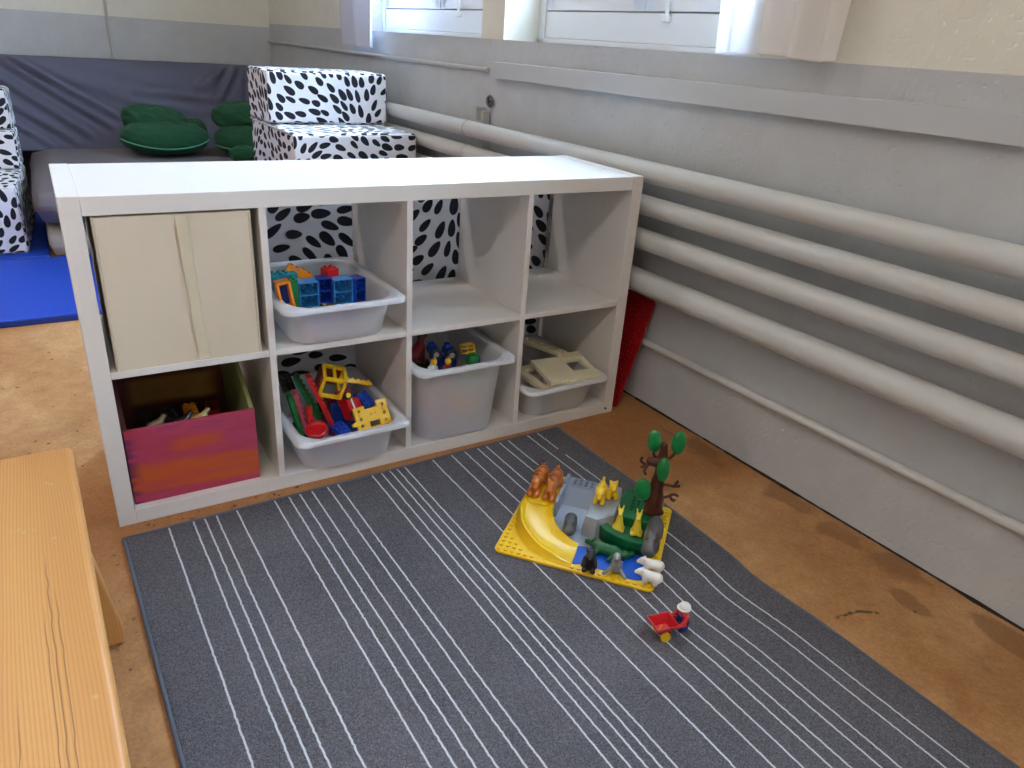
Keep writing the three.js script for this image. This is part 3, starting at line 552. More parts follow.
bin(1.250, LOW, -0.172, 0.106, 0.02, 'shallow translucent bin of beige wall pieces at the right end');

// ------------------------------------------------------------------ loose building bricks
const plasticCache = {};
const plastic = (c, r = 0.28) => plasticCache[c + '_' + r] ??= phy(c, r, { clearcoat: 0.2, clearcoatRoughness: 0.2 });
const C = { red: 0xc2121a, darkred: 0x7a1016, blue: 0x123fae, sky: 0x3f97d8, yellow: 0xf2c31a, green: 0x0f7a3a, teal: 0x1c8f98, orange: 0xec8a1a, pink: 0xd0566a, beige: 0xe4dabb, white: 0xe6e4de, black: 0x1a1a1c, brown: 0x5a2d1c };
const P = 0.016;
function studs(nx, nz, y, pitch = P, skip = () => false, n = 10) { const o = []; for (let i = 0; i < nx; i++) for (let j = 0; j < nz; j++) { if (skip(i, j)) continue; o.push(new THREE.CylinderGeometry(0.0046 * pitch / P, 0.0047 * pitch / P, 0.0044 * pitch / P, n, 1).translate((i - (nx - 1) / 2) * pitch, y + 0.0022 * pitch / P, (j - (nz - 1) / 2) * pitch)); } return o; }
function brickGeo(nx, nz, h = 0.0192) { // open underneath, like the real ones
  const w = nx * P - 0.0003, d = nz * P - 0.0003, t = 0.0018, o = [rbox(w, t, d, 0.0006, 0, h - t / 2, 0, 1), box(w, h - t, t, 0, (h - t) / 2, d / 2 - t / 2), box(w, h - t, t, 0, (h - t) / 2, -d / 2 + t / 2), box(t, h - t, d - 2 * t, w / 2 - t / 2, (h - t) / 2, 0), box(t, h - t, d - 2 * t, -w / 2 + t / 2, (h - t) / 2, 0)];
  for (let i = 1; i < nx; i++) for (let j = 1; j < nz; j++) o.push(new THREE.CylinderGeometry(0.0062, 0.0062, h - t, 12, 1, true).translate((i - nx / 2) * P, (h - t) / 2, (j - nz / 2) * P));
  if (nz > 3 || nx > 3) o.push(nz > nx ? box(w - 2 * t, h - t, t, 0, (h - t) / 2, 0) : box(t, h - t, d - 2 * t, 0, (h - t) / 2, 0));
  return M([...o, ...studs(nx, nz, h)]);
}
const brickCache = {};
function brick(nx, nz, h, color, pos, rot, label, group, name = 'toy_brick') {
  const g = brickCache[`${nx},${nz},${h}`] ??= brickGeo(nx, nz, h), m = single(name, g, plastic(color));
  m.position.set(...pos); m.rotation.set(...rot, 'YXZ'); return put(m, label, 'toy brick', group);
}
const HP = Math.PI / 2;
{ // upper bin: blue bricks stood on end, hollow side to the room
  const G = 'bricks in the upper bin', y0 = UPP + 0.008, z = -0.075;
  const b = (nx, nz, h, c, p, r, l) => brick(nx, nz, h, C[c], p, r, l, G);
  // bottom layer seen dimly through the bin wall
  b(2, 4, 0.0192, 'red', [0.50, y0, -0.045], [0, HP, 0], 'red brick at the bottom of the upper bin, left one in front');
  b(2, 4, 0.0192, 'red', [0.575, y0, -0.048], [0, HP, 0], 'red brick at the bottom of the upper bin, right one in front');
  b(2, 4, 0.0384, 'blue', [0.51, y0, -0.09], [0, HP, 0], 'blue tall brick at the bottom of the upper bin, left');
  b(2, 4, 0.0384, 'blue', [0.585, y0, -0.09], [0, HP, 0], 'blue tall brick at the bottom of the upper bin, right');
  b(2, 4, 0.0384, 'green', [0.52, y0, -0.15], [0, HP + 0.1, 0], 'green tall brick at the bottom of the upper bin, left');
  b(2, 4, 0.0384, 'yellow', [0.60, y0, -0.16], [0, HP - 0.1, 0], 'yellow tall brick at the bottom of the upper bin, right');
  b(3, 4, 0.040, 'sky', [0.496, UPP + 0.102, z + 0.005], [-HP, 0, 0], 'light blue hollow brick left of the dark blue one');
  b(2, 4, 0.036, 'blue', [0.5385, UPP + 0.107, z + 0.001], [-HP, 0, 0], 'dark blue hollow brick between two light blue ones');
  b(3, 4, 0.040, 'sky', [0.582, UPP + 0.102, z + 0.008], [-HP, 0, 0], 'light blue hollow brick right of the dark blue one');
  b(2, 4, 0.036, 'blue', [0.629, UPP + 0.099, z + 0.002], [-HP, 0, 0.30], 'dark blue brick leaning at the right end of the row');
  b(2, 1, 0.072, 'green', [0.4575, UPP + 0.076, z], [0, HP, 0], 'narrow green brick standing left of the blue row');
  b(2, 2, 0.0576, 'blue', [0.4330, UPP + 0.084, z - 0.005], [0, 0.1, 0.0], 'small blue brick inside the yellow frame');
  b(2, 4, 0.0192, 'teal', [0.450, UPP + 0.126, z - 0.062], [0, HP + 0.15, 0.03], 'flat teal brick lying at the back left of the upper bin');
  b(2, 4, 0.0576, 'teal', [0.450, UPP + 0.066, z - 0.062], [0, HP + 0.15, 0.0], 'tall teal brick under the flat one at the back left');
  b(2, 2, 0.0192, 'red', [0.563, UPP + 0.134, z - 0.04], [0, 0.3, 0], 'small red brick peeping out behind the blue row');
  b(1, 4, 0.0192, 'orange', [0.488, UPP + 0.132, -0.142], [0.5, HP - 0.2, 0], 'orange brick tilted up at the back of the upper bin');
  const f = single('toy_frame', [rbox(0.006, 0.07, 0.03, 0.001, -0.014, 0.035, 0), rbox(0.006, 0.07, 0.03, 0.001, 0.014, 0.035, 0), rbox(0.034, 0.006, 0.03, 0.001, 0, 0.067, 0), rbox(0.034, 0.006, 0.03, 0.001, 0, 0.003, 0)], plastic(C.orange)); f.position.set(0.434, UPP + 0.085, z + 0.03); f.rotation.z = 0.16;  // open rectangular toy frame
  put(f, 'yellow orange open frame at the left of the upper bin', 'toy brick', G);
}
{ // lower bin: mixed pieces
  const G = 'toys in the lower mixed bin', y0 = LOW + 0.008;
  const b = (nx, nz, h, c, p, r, l) => brick(nx, nz, h, C[c], p, r, l, G);
  b(2, 4, 0.0192, 'blue', [0.50, y0, -0.06], [0, 0.4, 0], 'blue brick at the bottom left of the mixed bin');
  b(2, 4, 0.0384, 'red', [0.56, y0, -0.09], [0, -0.3, 0], 'red tall brick at the bottom of the mixed bin');
  b(2, 4, 0.0384, 'blue', [0.62, y0, -0.10], [0, 0.2, 0], 'blue tall brick at the bottom right of the mixed bin');
  b(2, 4, 0.0384, 'black', [0.49, y0, -0.17], [0, 0.9, 0], 'black tall brick at the back of the mixed bin');
  b(2, 8, 0.0096, 'green', [0.446, y0 + 0.103, -0.110], [HP - 0.2, HP, 0.0], 'green studded plate upright at the left of the mixed bin');
  b(2, 8, 0.0096, 'pink', [0.463, y0 + 0.100, -0.125], [HP - 0.2, HP, 0.0], 'pink studded plate upright beside the green one');
  b(1, 6, 0.014, 'red', [0.481, y0 + 0.087, -0.080], [HP - 0.25, 0.1, 0.05], 'red stick shaped brick beside the pink plate');
  b(2, 9, 0.0096, 'green', [0.492, y0 + 0.130, -0.145], [HP - 0.42, 1.2, 0.0], 'long dark green plate leaning behind the red stick');
  b(2, 12, 0.0096, 'red', [0.517, y0 + 0.122, -0.100], [HP - 0.35, 1.45, 0.0], 'long red studded plate leaning in the middle of the mixed bin');
  b(2, 3, 0.0192, 'blue', [0.552, y0 + 0.062, -0.035], [0.4, 0.3, 0.1], 'small blue brick in front of the leaning red plate');
  b(2, 3, 0.0192, 'blue', [0.645, y0 + 0.105, -0.105], [0.6, 0.5, 0.3], 'blue brick on top of the pile beside the red car');
  b(2, 2, 0.0192, 'blue', [0.625, y0 + 0.085, -0.14], [0.2, 0.2, 0.3], 'small blue brick behind the red car');
  b(1, 5, 0.010, 'yellow', [0.632, y0 + 0.155, -0.125], [0.35, HP, -0.5], 'thin yellow stick across the top of the mixed bin');
  b(2, 3, 0.0192, 'black', [0.455, y0 + 0.155, -0.20], [0.9, 0.2, 0.1], 'black brick poking up at the back left of the mixed bin');
  b(2, 4, 0.0384, 'blue', [0.585, y0, -0.16], [0, HP, 0], 'blue tall brick at the back of the mixed bin');
  b(2, 4, 0.0384, 'darkred', [0.59, y0, -0.21], [0, HP + 0.1, 0], 'dark red tall brick at the back of the mixed bin');
  b(2, 4, 0.0384, 'black', [0.59, y0, -0.26], [0, HP - 0.1, 0], 'black tall brick at the very back of the mixed bin');
  b(2, 4, 0.0384, 'blue', [0.655, y0 + 0.04, -0.14], [0, 0.1, 0], 'blue brick under the top one at the right of the mixed bin');
  b(2, 4, 0.0384, 'blue', [0.60, y0 + 0.04, -0.17], [0, HP, 0.0], 'blue brick behind the yellow window frame');
  b(2, 4, 0.0384, 'darkred', [0.60, y0 + 0.04, -0.22], [0, HP, 0.0], 'dark red brick behind the yellow window frame');
  const disc = base('toy_wheel', [0.486, y0 + 0.088, -0.034]); disc.rotation.set(0.35, 0, 0.08);  // toy wheel lying flat
  part('tyre', [new THREE.TorusGeometry(0.022, 0.008, 10, 28).rotateX(HP)], plastic(C.red), disc); part('disc', [cyl(0.02, 0.02, 0.006, 24)], plastic(C.red), disc);
  put(disc, 'round red wheel lying at the front left of the mixed bin', 'toy wheel', G);
  // yellow window frame cube with red back
  const w = base('toy_window', [0.553, y0 + 0.185, -0.105]); w.rotation.set(0.25, -0.25, -0.30, 'YXZ');
  const s = 0.056, q = 0.009; part('frame', [rbox(s, q, q, 0.001, 0, s / 2, s / 2), rbox(s, q, q, 0.001, 0, -s / 2, s / 2), rbox(q, s + q, q, 0.001, -s / 2, 0, s / 2), rbox(q, s + q, q, 0.001, s / 2, 0, s / 2), rbox(s, q, q, 0.001, 0, s / 2, -s / 2), rbox(q, q, s, 0.001, -s / 2, s / 2, 0), rbox(q, q, s, 0.001, s / 2, s / 2, 0), rbox(q * 0.8, q, s, 0.001, 0, s / 2, 0), rbox(q, s + q, q, 0.001, s / 2, 0, -s / 2), rbox(q, q, s, 0.001, s / 2, -s / 2, 0)], plastic(C.yellow), w);
  part('back', [rbox(s, s, 0.012, 0.001, 0, 0, -0.03), rbox(0.012, s, s * 0.9, 0.001, -s / 2 - 0.004, 0, 0)], plastic(C.darkred), w);
  put(w, 'yellow window frame with red back on top of the mixed bin', 'toy brick', G);
  const car = base('toy_car', [0.588, y0 + 0.118, -0.085]); { const X = V(0.30, 0.42, 0.86).normalize(), Z0 = V(-0.25, 0.88, -0.40), Z = Z0.addScaledVector(X, -Z0.dot(X)).normalize(), Y = V(0, 0, 0).crossVectors(Z, X); car.quaternion.setFromRotationMatrix(new THREE.Matrix4().makeBasis(X, Y, Z)); }
  part('body', [rbox(0.046, 0.026, 0.088, 0.006, 0, 0, 0), rbox(0.038, 0.02, 0.04, 0.006, 0, 0.022, -0.01)], plastic(C.red), car);
  for (const zz of [-0.027, 0.027]) { const wh = part('wheel', [cyl(0.012, 0.012, 0.008, 18).rotateZ(HP).translate(0.026, -0.006, zz)], plastic(C.black), car); part('hub', [cyl(0.0075, 0.0075, 0.010, 14).rotateZ(HP).translate(0.027, -0.006, zz)], plastic(C.yellow), wh); }
  part('stripe', [box(0.0006, 0.006, 0.05, 0.0236, 0.002, 0)], plastic(C.white), car);
  put(car, 'red toy car with yellow hubs tipped on its nose', 'toy car', G);
  // yellow chassis plate
  const sh = new THREE.Shape([[-0.048, -0.034], [0.048, -0.034], [0.048, 0.036], [0.018, 0.036], [0.018, 0.020], [-0.016, 0.020], [-0.016, 0.030], [-0.048, 0.030], [-0.048, -0.006], [-0.060, -0.010], [-0.060, -0.018], [-0.048, -0.020]].map(([x, y]) => new THREE.Vector2(x, y)));
  const hole = (x0, y0, x1, y1) => { const h = new THREE.Path(); h.moveTo(x0, y0); h.lineTo(x0, y1); h.lineTo(x1, y1); h.lineTo(x1, y0); h.closePath(); sh.holes.push(h); };
  hole(-0.012, -0.030, 0.016, -0.016); for (const [x, y] of [[-0.034, 0.018], [-0.034, -0.004], [-0.034, -0.022], [0.034, 0.022], [0.034, -0.002], [0.034, -0.022]]) hole(x - 0.0032, y - 0.0032, x + 0.0032, y + 0.0032);
  const ch = single('toy_chassis', [new THREE.ExtrudeGeometry(sh, { depth: 0.008, bevelEnabled: true, bevelSize: 0.001, bevelThickness: 0.001, bevelOffset: -0.001, bevelSegments: 1 }), ...[[-0.034, 0.007], [0.034, 0.010], [0.0, 0.004], [0.012, 0.004]].map(([x, y]) => cyl(0.0045, 0.0045, 0.005, 10).rotateX(HP).translate(x, y, 0.011))], plastic(C.yellow));
  ch.position.set(0.634, y0 + 0.104, -0.026); ch.rotation.set(-0.5, 0, 0.09); put(ch, 'yellow chassis plate propped on the front rim of the mixed bin', 'toy brick', G);
}
{ // deep bin: vehicles and figures
  const G = 'toys in the deep bin';
  const b = (nx, nz, h, c, p, r, l) => brick(nx, nz, h, C[c], p, r, l, G);
  const y0 = LOW + 0.008; let n = 0;
  const fill = [['blue', 0.83, 0, -0.06], ['blue', 0.91, 0, -0.07], ['sky', 0.97, 0, -0.08], ['red', 0.85, 0.04, -0.05], ['yellow', 0.93, 0.04, -0.055], ['orange', 0.90, 0.08, -0.05], ['red', 0.83, 0.08, -0.07], ['yellow', 0.955, 0.08, -0.08], ['darkred', 0.87, 0.12, -0.055], ['green', 0.95, 0.12, -0.07], ['black', 0.82, 0.12, -0.12], ['black', 0.86, 0.0, -0.2], ['blue', 0.94, 0.0, -0.2], ['red', 0.86, 0.04, -0.2], ['black', 0.94, 0.04, -0.2], ['brown', 0.86, 0.08, -0.2], ['darkred', 0.94, 0.08, -0.2], ['black', 0.85, 0.12, -0.2], ['blue', 0.94, 0.12, -0.2]];
  const names = ['lowest', 'second', 'third', 'topmost'];
  for (const [c, x, y, z] of fill) b(2, 4, 0.0384, c, [x, y0 + y, z], [0, HP + (rnd() - 0.5) * 0.15, 0], `${c === 'sky' ? 'light blue' : c === 'darkred' ? 'dark red' : c} brick in the ${names[Math.round(y / 0.04)]} layer of the deep bin, ${x < 0.88 ? 'left' : x < 0.935 ? 'middle' : 'right'} ${z < -0.15 ? 'rear' : 'front'}`);
  // two small tractors
  for (const [x, y, z, l] of [[0.868, LOW + 0.218, -0.115, 'blue wheeled toy tractor left in the deep bin'], [0.915, LOW + 0.212, -0.108, 'blue wheeled toy tractor right in the deep bin']]) {
    const t = base('toy_tractor', [x, y, z]); t.rotation.set(0.1, -0.12, 0.05);
    part('body', [rbox(0.024, 0.026, 0.036, 0.003, 0, 0.0, -0.022), rbox(0.018, 0.014, 0.02, 0.003, -0.004, 0.016, -0.03)], plastic(C.blue), t);
    const wh = part('wheel', [new THREE.TorusGeometry(0.0135, 0.0062, 10, 24)], plastic(0x18355e), t); part('hub', [cyl(0.0085, 0.0085, 0.008, 16).rotateX(HP)], plastic(0xb9a98c), wh);
    part('wheel', [new THREE.TorusGeometry(0.0105, 0.0045, 10, 24).translate(0, -0.002, -0.045)], plastic(0x18355e), t);
    put(t, l, 'toy tractor', G);
  }
  for (const [x, y, z, c, l] of [[0.838, LOW + 0.185, -0.080, C.white, 'yellow headed toy figure left in the deep bin'], [0.882, LOW + 0.180, -0.078, C.darkred, 'yellow headed toy figure right in the deep bin']]) {
    const t = base('toy_figure', [x, y, z]); t.rotation.set(0.2, 0, -0.1);
    part('body', [blob([[V(0, 0.004, 0), 0.011, V(0, 0.016, 0), 0.009], [V(0.011, 0.014, 0), 0.004, V(0.014, 0.004, 0.006), 0.0035], [V(-0.011, 0.014, 0), 0.004, V(-0.014, 0.004, 0.006), 0.0035]], 0.004, 26)], plastic(c), t);
    part('head', [ball(V(0, 0.031, 0), 0.0095, 16), cyl(0.004, 0.004, 0.006, 10).translate(0, 0.041, 0)], plastic(C.yellow), t);
    put(t, l, 'toy figure', G);
  }
  const hs = base('toy_horse', [0.826, LOW + 0.172, -0.155]); hs.rotation.set(0.0, 0.5, 0.15);
  part('body', [blob([[V(-0.02, 0.045, 0), 0.016, V(0.02, 0.05, 0), 0.017], [V(0.02, 0.055, 0), 0.012, V(0.035, 0.085, 0), 0.010], [V(0.034, 0.088, 0), 0.010, V(0.052, 0.078, 0), 0.007], [V(-0.02, 0.04, 0.009), 0.008, V(-0.024, 0.004, 0.009), 0.006], [V(-0.02, 0.04, -0.009), 0.008, V(-0.024, 0.004, -0.009), 0.006], [V(0.02, 0.04, 0.009), 0.008, V(0.024, 0.004, 0.009), 0.006], [V(0.02, 0.04, -0.009), 0.008, V(0.024, 0.004, -0.009), 0.006]], 0.006, 34)], plastic(C.darkred), hs);
  part('mane', [blob([[V(0.022, 0.085, 0), 0.006, V(0.034, 0.1, 0), 0.006]], 0.004, 20)], plastic(C.black), hs);
  put(hs, 'dark red toy horse at the back left of the deep bin', 'toy horse', G);
  const fr = base('toy_basket', [0.970, LOW + 0.222, -0.115]); fr.rotation.set(-0.2, -0.3, 0.08);
  { const o = [], a = 0.020, h = 0.024; for (const y of [-h / 2, 0, h / 2]) { o.push(rod(V(-a, y, a * 0.5), V(a, y, a * 0.5), 0.0016), rod(V(-a, y, -a * 0.5), V(a, y, -a * 0.5), 0.0016), rod(V(-a, y, -a * 0.5), V(-a, y, a * 0.5), 0.0016), rod(V(a, y, -a * 0.5), V(a, y, a * 0.5), 0.0016)); } for (const x of [-a, 0, a]) for (const z of [-a * 0.5, a * 0.5]) o.push(rod(V(x, -h / 2, z), V(x, h / 2, z), 0.0016)); part('wires', o, plastic(C.yellow), fr); part('floor_plate', [box(a * 2, 0.002, a, 0, -h / 2, 0)], plastic(C.yellow), fr); }
  put(fr, 'small yellow wire basket toy in the deep bin', 'toy basket', G);
  const bl = base('toy_ball', [0.978, LOW + 0.192, -0.09]);
  part('upper_half', [new THREE.SphereGeometry(0.022, 24, 10, 0, Math.PI * 2, 0, HP).rotateZ(0.6)], plastic(C.green), bl); part('lower_half', [new THREE.SphereGeometry(0.022, 24, 10, 0, Math.PI * 2, HP, HP).rotateZ(0.6)], plastic(C.blue), bl);
  put(bl, 'green and blue ball at the right of the deep bin', 'toy ball', G);
}
{ // beige wall pieces
  const G = 'pieces in the right bin', bm = plastic(C.beige, 0.4);
  const panel = (w, h, holes, edgeStuds) => { const s = new THREE.Shape([[-w / 2, -h / 2], [w / 2, -h / 2], [w / 2, h / 2], [-w / 2, h / 2]].map(([x, y]) => new THREE.Vector2(x, y))); for (const [a, b2, c, d] of holes) { const q = new THREE.Path(); q.moveTo(a, b2); q.lineTo(a, d); q.lineTo(c, d); q.lineTo(c, b2); q.closePath(); s.holes.push(q); } const o = [new THREE.ExtrudeGeometry(s, { depth: 0.012, bevelEnabled: true, bevelSize: 0.001, bevelThickness: 0.001, bevelOffset: -0.001, bevelSegments: 1 }).rotateX(-HP)]; for (let i = 0; i < edgeStuds; i++) o.push(cyl(0.0046, 0.0046, 0.0045, 10).rotateX(HP).translate((i - (edgeStuds - 1) / 2) * P, 0.006, h / 2 + 0.002)); return o; };
  const slab = base('wall_panel', [1.295, LOW + 0.118, -0.050]); slab.rotation.set(0.14, -0.06, -0.02, 'YXZ');
  part('panel', panel(0.19, 0.135, [[0.012, -0.022, 0.072, 0.045]], 12), bm, slab);
  part('ledge', [rbox(0.075, 0.010, 0.03, 0.001, 0.047, 0.016, -0.058)], bm, slab);
  put(slab, 'beige wall panel with a window hole lying on top', 'toy brick', G);
  const l2 = base('wall_panel', [1.245, LOW + 0.096, -0.075]); l2.rotation.set(0.10, 0.12, 0.02, 'YXZ');
  part('panel', panel(0.16, 0.15, [[-0.055, -0.05, 0.055, 0.05]], 10), bm, l2);
  put(l2, 'beige open frame panel under the top panel', 'toy brick', G);
  const l3 = base('wall_panel', [1.300, LOW + 0.136, -0.215]); l3.rotation.set(0.1, -0.9, -0.18, 'YXZ');
  part('panel', panel(0.19, 0.03, [], 0), bm, l3);
  part('stud_row', studs(11, 1, 0.013), bm, l3);
  put(l3, 'long narrow beige plate sticking up at the back', 'toy brick', G);
  for (const [c, x, z, l] of [['darkred', 1.17, -0.12, 'dark red brick in the right bin, nearest the front'], ['black', 1.17, -0.2, 'black brick in the right bin'], ['darkred', 1.19, -0.29, 'dark red brick in the right bin, at the back']]) brick(3, 4, 0.0384, C[c], [x, LOW + 0.008, z], [0, HP, 0], l, G);
  brick(2, 4, 0.0384, C.beige, [1.28, LOW + 0.008, -0.05], [0, HP, 0], 'beige brick at the bottom of the right bin, left', G); brick(2, 4, 0.0384, C.beige, [1.33, LOW + 0.008, -0.10], [0, 0.2, 0], 'beige brick at the bottom of the right bin, right', G);
  brick(4, 4, 0.0384, C.white, [1.28, LOW + 0.0475, -0.07], [0, 0.2, 0], 'white brick that carries the beige panels', G);
}
{ // dark odds and ends in the crate
  const G = 'toys in the painted crate', y0 = LOW + 0.012;
  const cs = [['brown', 'brown'], ['black', 'black'], ['darkred', 'dark red'], ['beige', 'beige'], ['black', 'black'], ['brown', 'brown'], ['black', 'black'], ['orange', 'orange']];
  for (let k = 0; k < 3; k++) for (let i = 0; i < 4; i++) for (let j = 0; j < 2; j++) { const [c, n] = cs[(i * 3 + j * 5 + k * 2) % 8];
    brick(2, 4, 0.0384, C[c], [0.105 + i * 0.052, y0 + k * 0.0432, -0.10 - j * 0.1], [0, (rnd() - 0.5) * 0.3, 0], `${n} brick in the painted crate, ${['bottom', 'second', 'third', 'top'][k]} layer, ${['first', 'second', 'third', 'last'][i]} from the left, ${j ? 'rear' : 'front'}`, G); }
  for (const [x, z, c, l] of [[0.115, -0.07, 0x8a774e, 'tan toy animal on the heap in the crate'], [0.175, -0.065, 0x1d1a1a, 'black toy animal on the heap in the crate'], [0.215, -0.065, 0xb8a468, 'sandy toy animal on the heap in the crate']]) {
    const t = single('toy_animal', [blob([[V(-0.012, 0.016, 0), 0.0085, V(0.012, 0.016, 0), 0.009], [V(0.014, 0.02, 0), 0.007, V(0.024, 0.027, 0), 0.0065], ...[[-0.012, 1], [-0.012, -1], [0.012, 1], [0.012, -1]].map(([q, s]) => [V(q, 0.012, s * 0.006), 0.004, V(q, 0.003, s * 0.006), 0.0035])], 0.004, 28)], plastic(c)); t.position.set(x, y0 + 0.134, z - 0.03); t.rotation.y = 0.5; put(t, l, 'toy animal', G); }
}
// red building plate leaning between shelf and wall
{
  const g = base('building_plate', [1.4915, 0.0005, -0.205]); const L = 0.378, ang = Math.atan2(0.106, 0.36);
  const q = new THREE.Group(); g.rotation.z = -ang;
  part('plate', [(() => { const s = new THREE.Shape(); const w = 0.384, r = 0.016, h = L; s.moveTo(-w / 2 + r, 0); s.lineTo(w / 2 - r, 0); s.quadraticCurveTo(w / 2, 0, w / 2, r); s.lineTo(w / 2, h - r); s.quadraticCurveTo(w / 2, h, w / 2 - r, h); s.lineTo(-w / 2 + r, h); s.quadraticCurveTo(-w / 2, h, -w / 2, h - r); s.lineTo(-w / 2, r); s.quadraticCurveTo(-w / 2, 0, -w / 2 + r, 0); return new THREE.ExtrudeGeometry(s, { depth: 0.0035, bevelEnabled: false }).rotateY(-HP).translate(0.0035, 0, 0); })()], plastic(0xa01219, 0.35), g);
  const st = part('studs', studs(24, 23, 0).map(x => x.rotateZ(HP).rotateX(HP).translate(0, L / 2, 0)), plastic(0xa01219, 0.35), g); st.userData.kind = 'stuff';
  put(g, 'red studded building plate leaning between the shelf and the wall', 'building plate');
}
// ------------------------------------------------------------------ zoo play set on the rug
const ZY = 0.008, ZA = -49.4 * Math.PI / 180, ZO = [0.749, 0.463];
const zw = (a, y, b) => { const c = Math.cos(-ZA), s = Math.sin(-ZA); return [ZO[0] + a * c + b * s, ZY + y, ZO[1] + a * s - b * c]; };   // a along the front edge, b towards the back
{
  const g = base('zoo_baseplate', [ZO[0], ZY, ZO[1]], ZA), yel = plastic(0xf0c419, 0.38), grey = plastic(0x8d97a8, 0.35), rockM = plastic(0x8f9296, 0.4), grn = plastic(0x0a5f34), blu = plastic(0x1757c4, 0.25);
  const W = 0.376, B0 = -0.018, B1 = 0.328, Z = b => -b;
  const rr4 = (x0, x1, b0, b1, r, k = 6) => { const o = []; for (const [cx, cb, a0] of [[x1 - r, b0 + r, -90], [x1 - r, b1 - r, 0], [x0 + r, b1 - r, 90], [x0 + r, b0 + r, 180]]) for (let i = 0; i <= k; i++) { const a = (a0 + 90 * i / k) * Math.PI / 180; o.push([cx + r * Math.cos(a), -(cb + r * Math.sin(a))]); } return o; };
  part('plate', [prism(rr4(0, W, B0, B1, 0.016), 0.006, 0.001, 0)], yel, g);
  // which places carry bare studs: the margins and the near left corner
  const onBare = (a, b) => { const rS = Math.hypot(a - 0.18, b - 0.155); if (a < 0.02) return b < 0.30; if (b > 0.304) return a < 0.36; if (a > 0.362) return true; if (a < 0.18 && b < 0.155) return rS > 0.181; if (a >= 0.18 && b < 0.002) return a < 0.36; return false; };
  const sp = []; for (let i = 0; i < 23; i++) for (let j = 0; j < 21; j++) { const a = 0.012 + i * P, b = B0 + 0.010 + j * P * 1.02; if (onBare(a, b)) sp.push(new THREE.CylinderGeometry(0.0049, 0.0052, 0.0042, 12).translate(a, 0.0081, -b)); }
  part('studs', sp, yel, g).userData.kind = 'stuff';
  // slide: a curved chute that drops through a quarter turn, with raised lips and a flared skirt
  const cA = 0.18, cB = 0.160, hT = 0.036, hAt = t => 0.010 + (hT - 0.010) * (1 - smooth(-0.05, 1.0, t)) ;
  const sl = (t, r, y) => { const a = Math.PI + t * HP * 1.02; return V(cA + r * Math.cos(a), y, -(cB + r * Math.sin(a))); };
  const prof = [[0.084, -0.0], [0.084, 0.010], [0.087, 0.012], [0.090, 0.010], [0.094, 0.003], [0.105, 0.0], [0.140, 0.0], [0.152, 0.003], [0.156, 0.010], [0.160, 0.012], [0.164, 0.010], [0.166, 0.0]];
  const rings = []; const NT = 28; for (let i = 0; i <= NT; i++) { const t = i / NT, h = hAt(t); const k = 0.35 + 0.65 * (1 - smooth(0.75, 1, t)); rings.push([...prof.map(([r, y]) => sl(t, r, h + y * k)), sl(t, 0.168 + 0.002 * (h / hT), 0.005 + h * 0.35), sl(t, 0.170 + 0.006 * (h / hT), 0.0055), sl(t, 0.084, 0.0055)]); }
  part('slide', [loft(rings.map(r => r.slice().reverse()), true, true, 0.8)], yel, g);
  // tower with the platform at the top of the slide
  part('tower', [prism([[0.020, Z(cB)], [0.097, Z(cB)], [0.097, Z(0.305)], [0.020, Z(0.305)]], hT - 0.002, 0.002, 0.0055)], grey, g);
  part('tower_wall', [rbox(0.008, 0.030, 0.05, 0.002, 0.098, hT + 0.006, Z(0.278)), rbox(0.008, hT + 0.012, 0.14, 0.002, 0.099, (hT + 0.012) / 2 + 0.004, Z(0.235))], grey, g);
  part('platform', [prism([[0.018, Z(cB - 0.002)], [0.096, Z(cB - 0.002)], [0.094, Z(0.306)], [0.018, Z(0.306)]], 0.005, 0.001, hT)], yel, g);
  // grey ramp
  const ramp = new THREE.Shape([[0.312, 0.005], [0.312, 0.042], [0.268, 0.042], [0.215, 0.016], [0.16, 0.0085], [0.075, 0.0075], [0.075, 0.005]].map(([b, y]) => new THREE.Vector2(b, y)));
  part('ramp', [new THREE.ExtrudeGeometry(ramp, { depth: 0.092, bevelEnabled: true, bevelSize: 0.001, bevelThickness: 0.001, bevelOffset: -0.001, bevelSegments: 1 }).rotateY(HP).translate(0.102, 0, 0)], grey, g);
  part('ramp_studs', studs(4, 2, 0.042, 0.015).map(x => x.translate(0.142, 0, Z(0.292))), plastic(0x77808f, 0.35), g);
  // rock
  const rk = (pts, y) => pts.map(([a, b]) => V(a, y, -b));
  const base0 = [[0.178, 0.118], [0.212, 0.112], [0.248, 0.150], [0.256, 0.215], [0.246, 0.300], [0.180, 0.300], [0.176, 0.200]], inn = (f, ca = 0.213, cb = 0.215) => base0.map(([a, b]) => [lerp(ca, a, f), lerp(cb, b, f)]);
  part('rock', [loft([rk(inn(1), 0.005), rk(inn(0.98), 0.028), rk(inn(0.93), 0.046), rk(inn(0.88), 0.057), rk(inn(0.78), 0.059)], true, true, 0.25)], rockM, g);
  part('rock_floor', [prism([[0.19, -0.074], [0.225, -0.08], [0.225, -0.13], [0.19, -0.13]], 0.0025, 0.0005, 0.0055)], grey, g);
  // green terrace: floor, curved front wall, rear bank with studs
  const front = [[0.334, 0.095], [0.300, 0.092], [0.268, 0.098], [0.238, 0.110], [0.217, 0.128], [0.206, 0.155], [0.208, 0.190]], inner = [[0.226, 0.188], [0.226, 0.160], [0.238, 0.142], [0.252, 0.128], [0.276, 0.116], [0.302, 0.110], [0.334, 0.112]];
  part('terrace', [prism([...front, [0.26, 0.31], [0.336, 0.31]].map(([a, b]) => [a, -b]), 0.020, 0.001, 0.005)], grn, g);
  part('terrace_wall', [prism([...front, ...inner].map(([a, b]) => [a, -b]), 0.038, 0.002, 0.005)], grn, g);
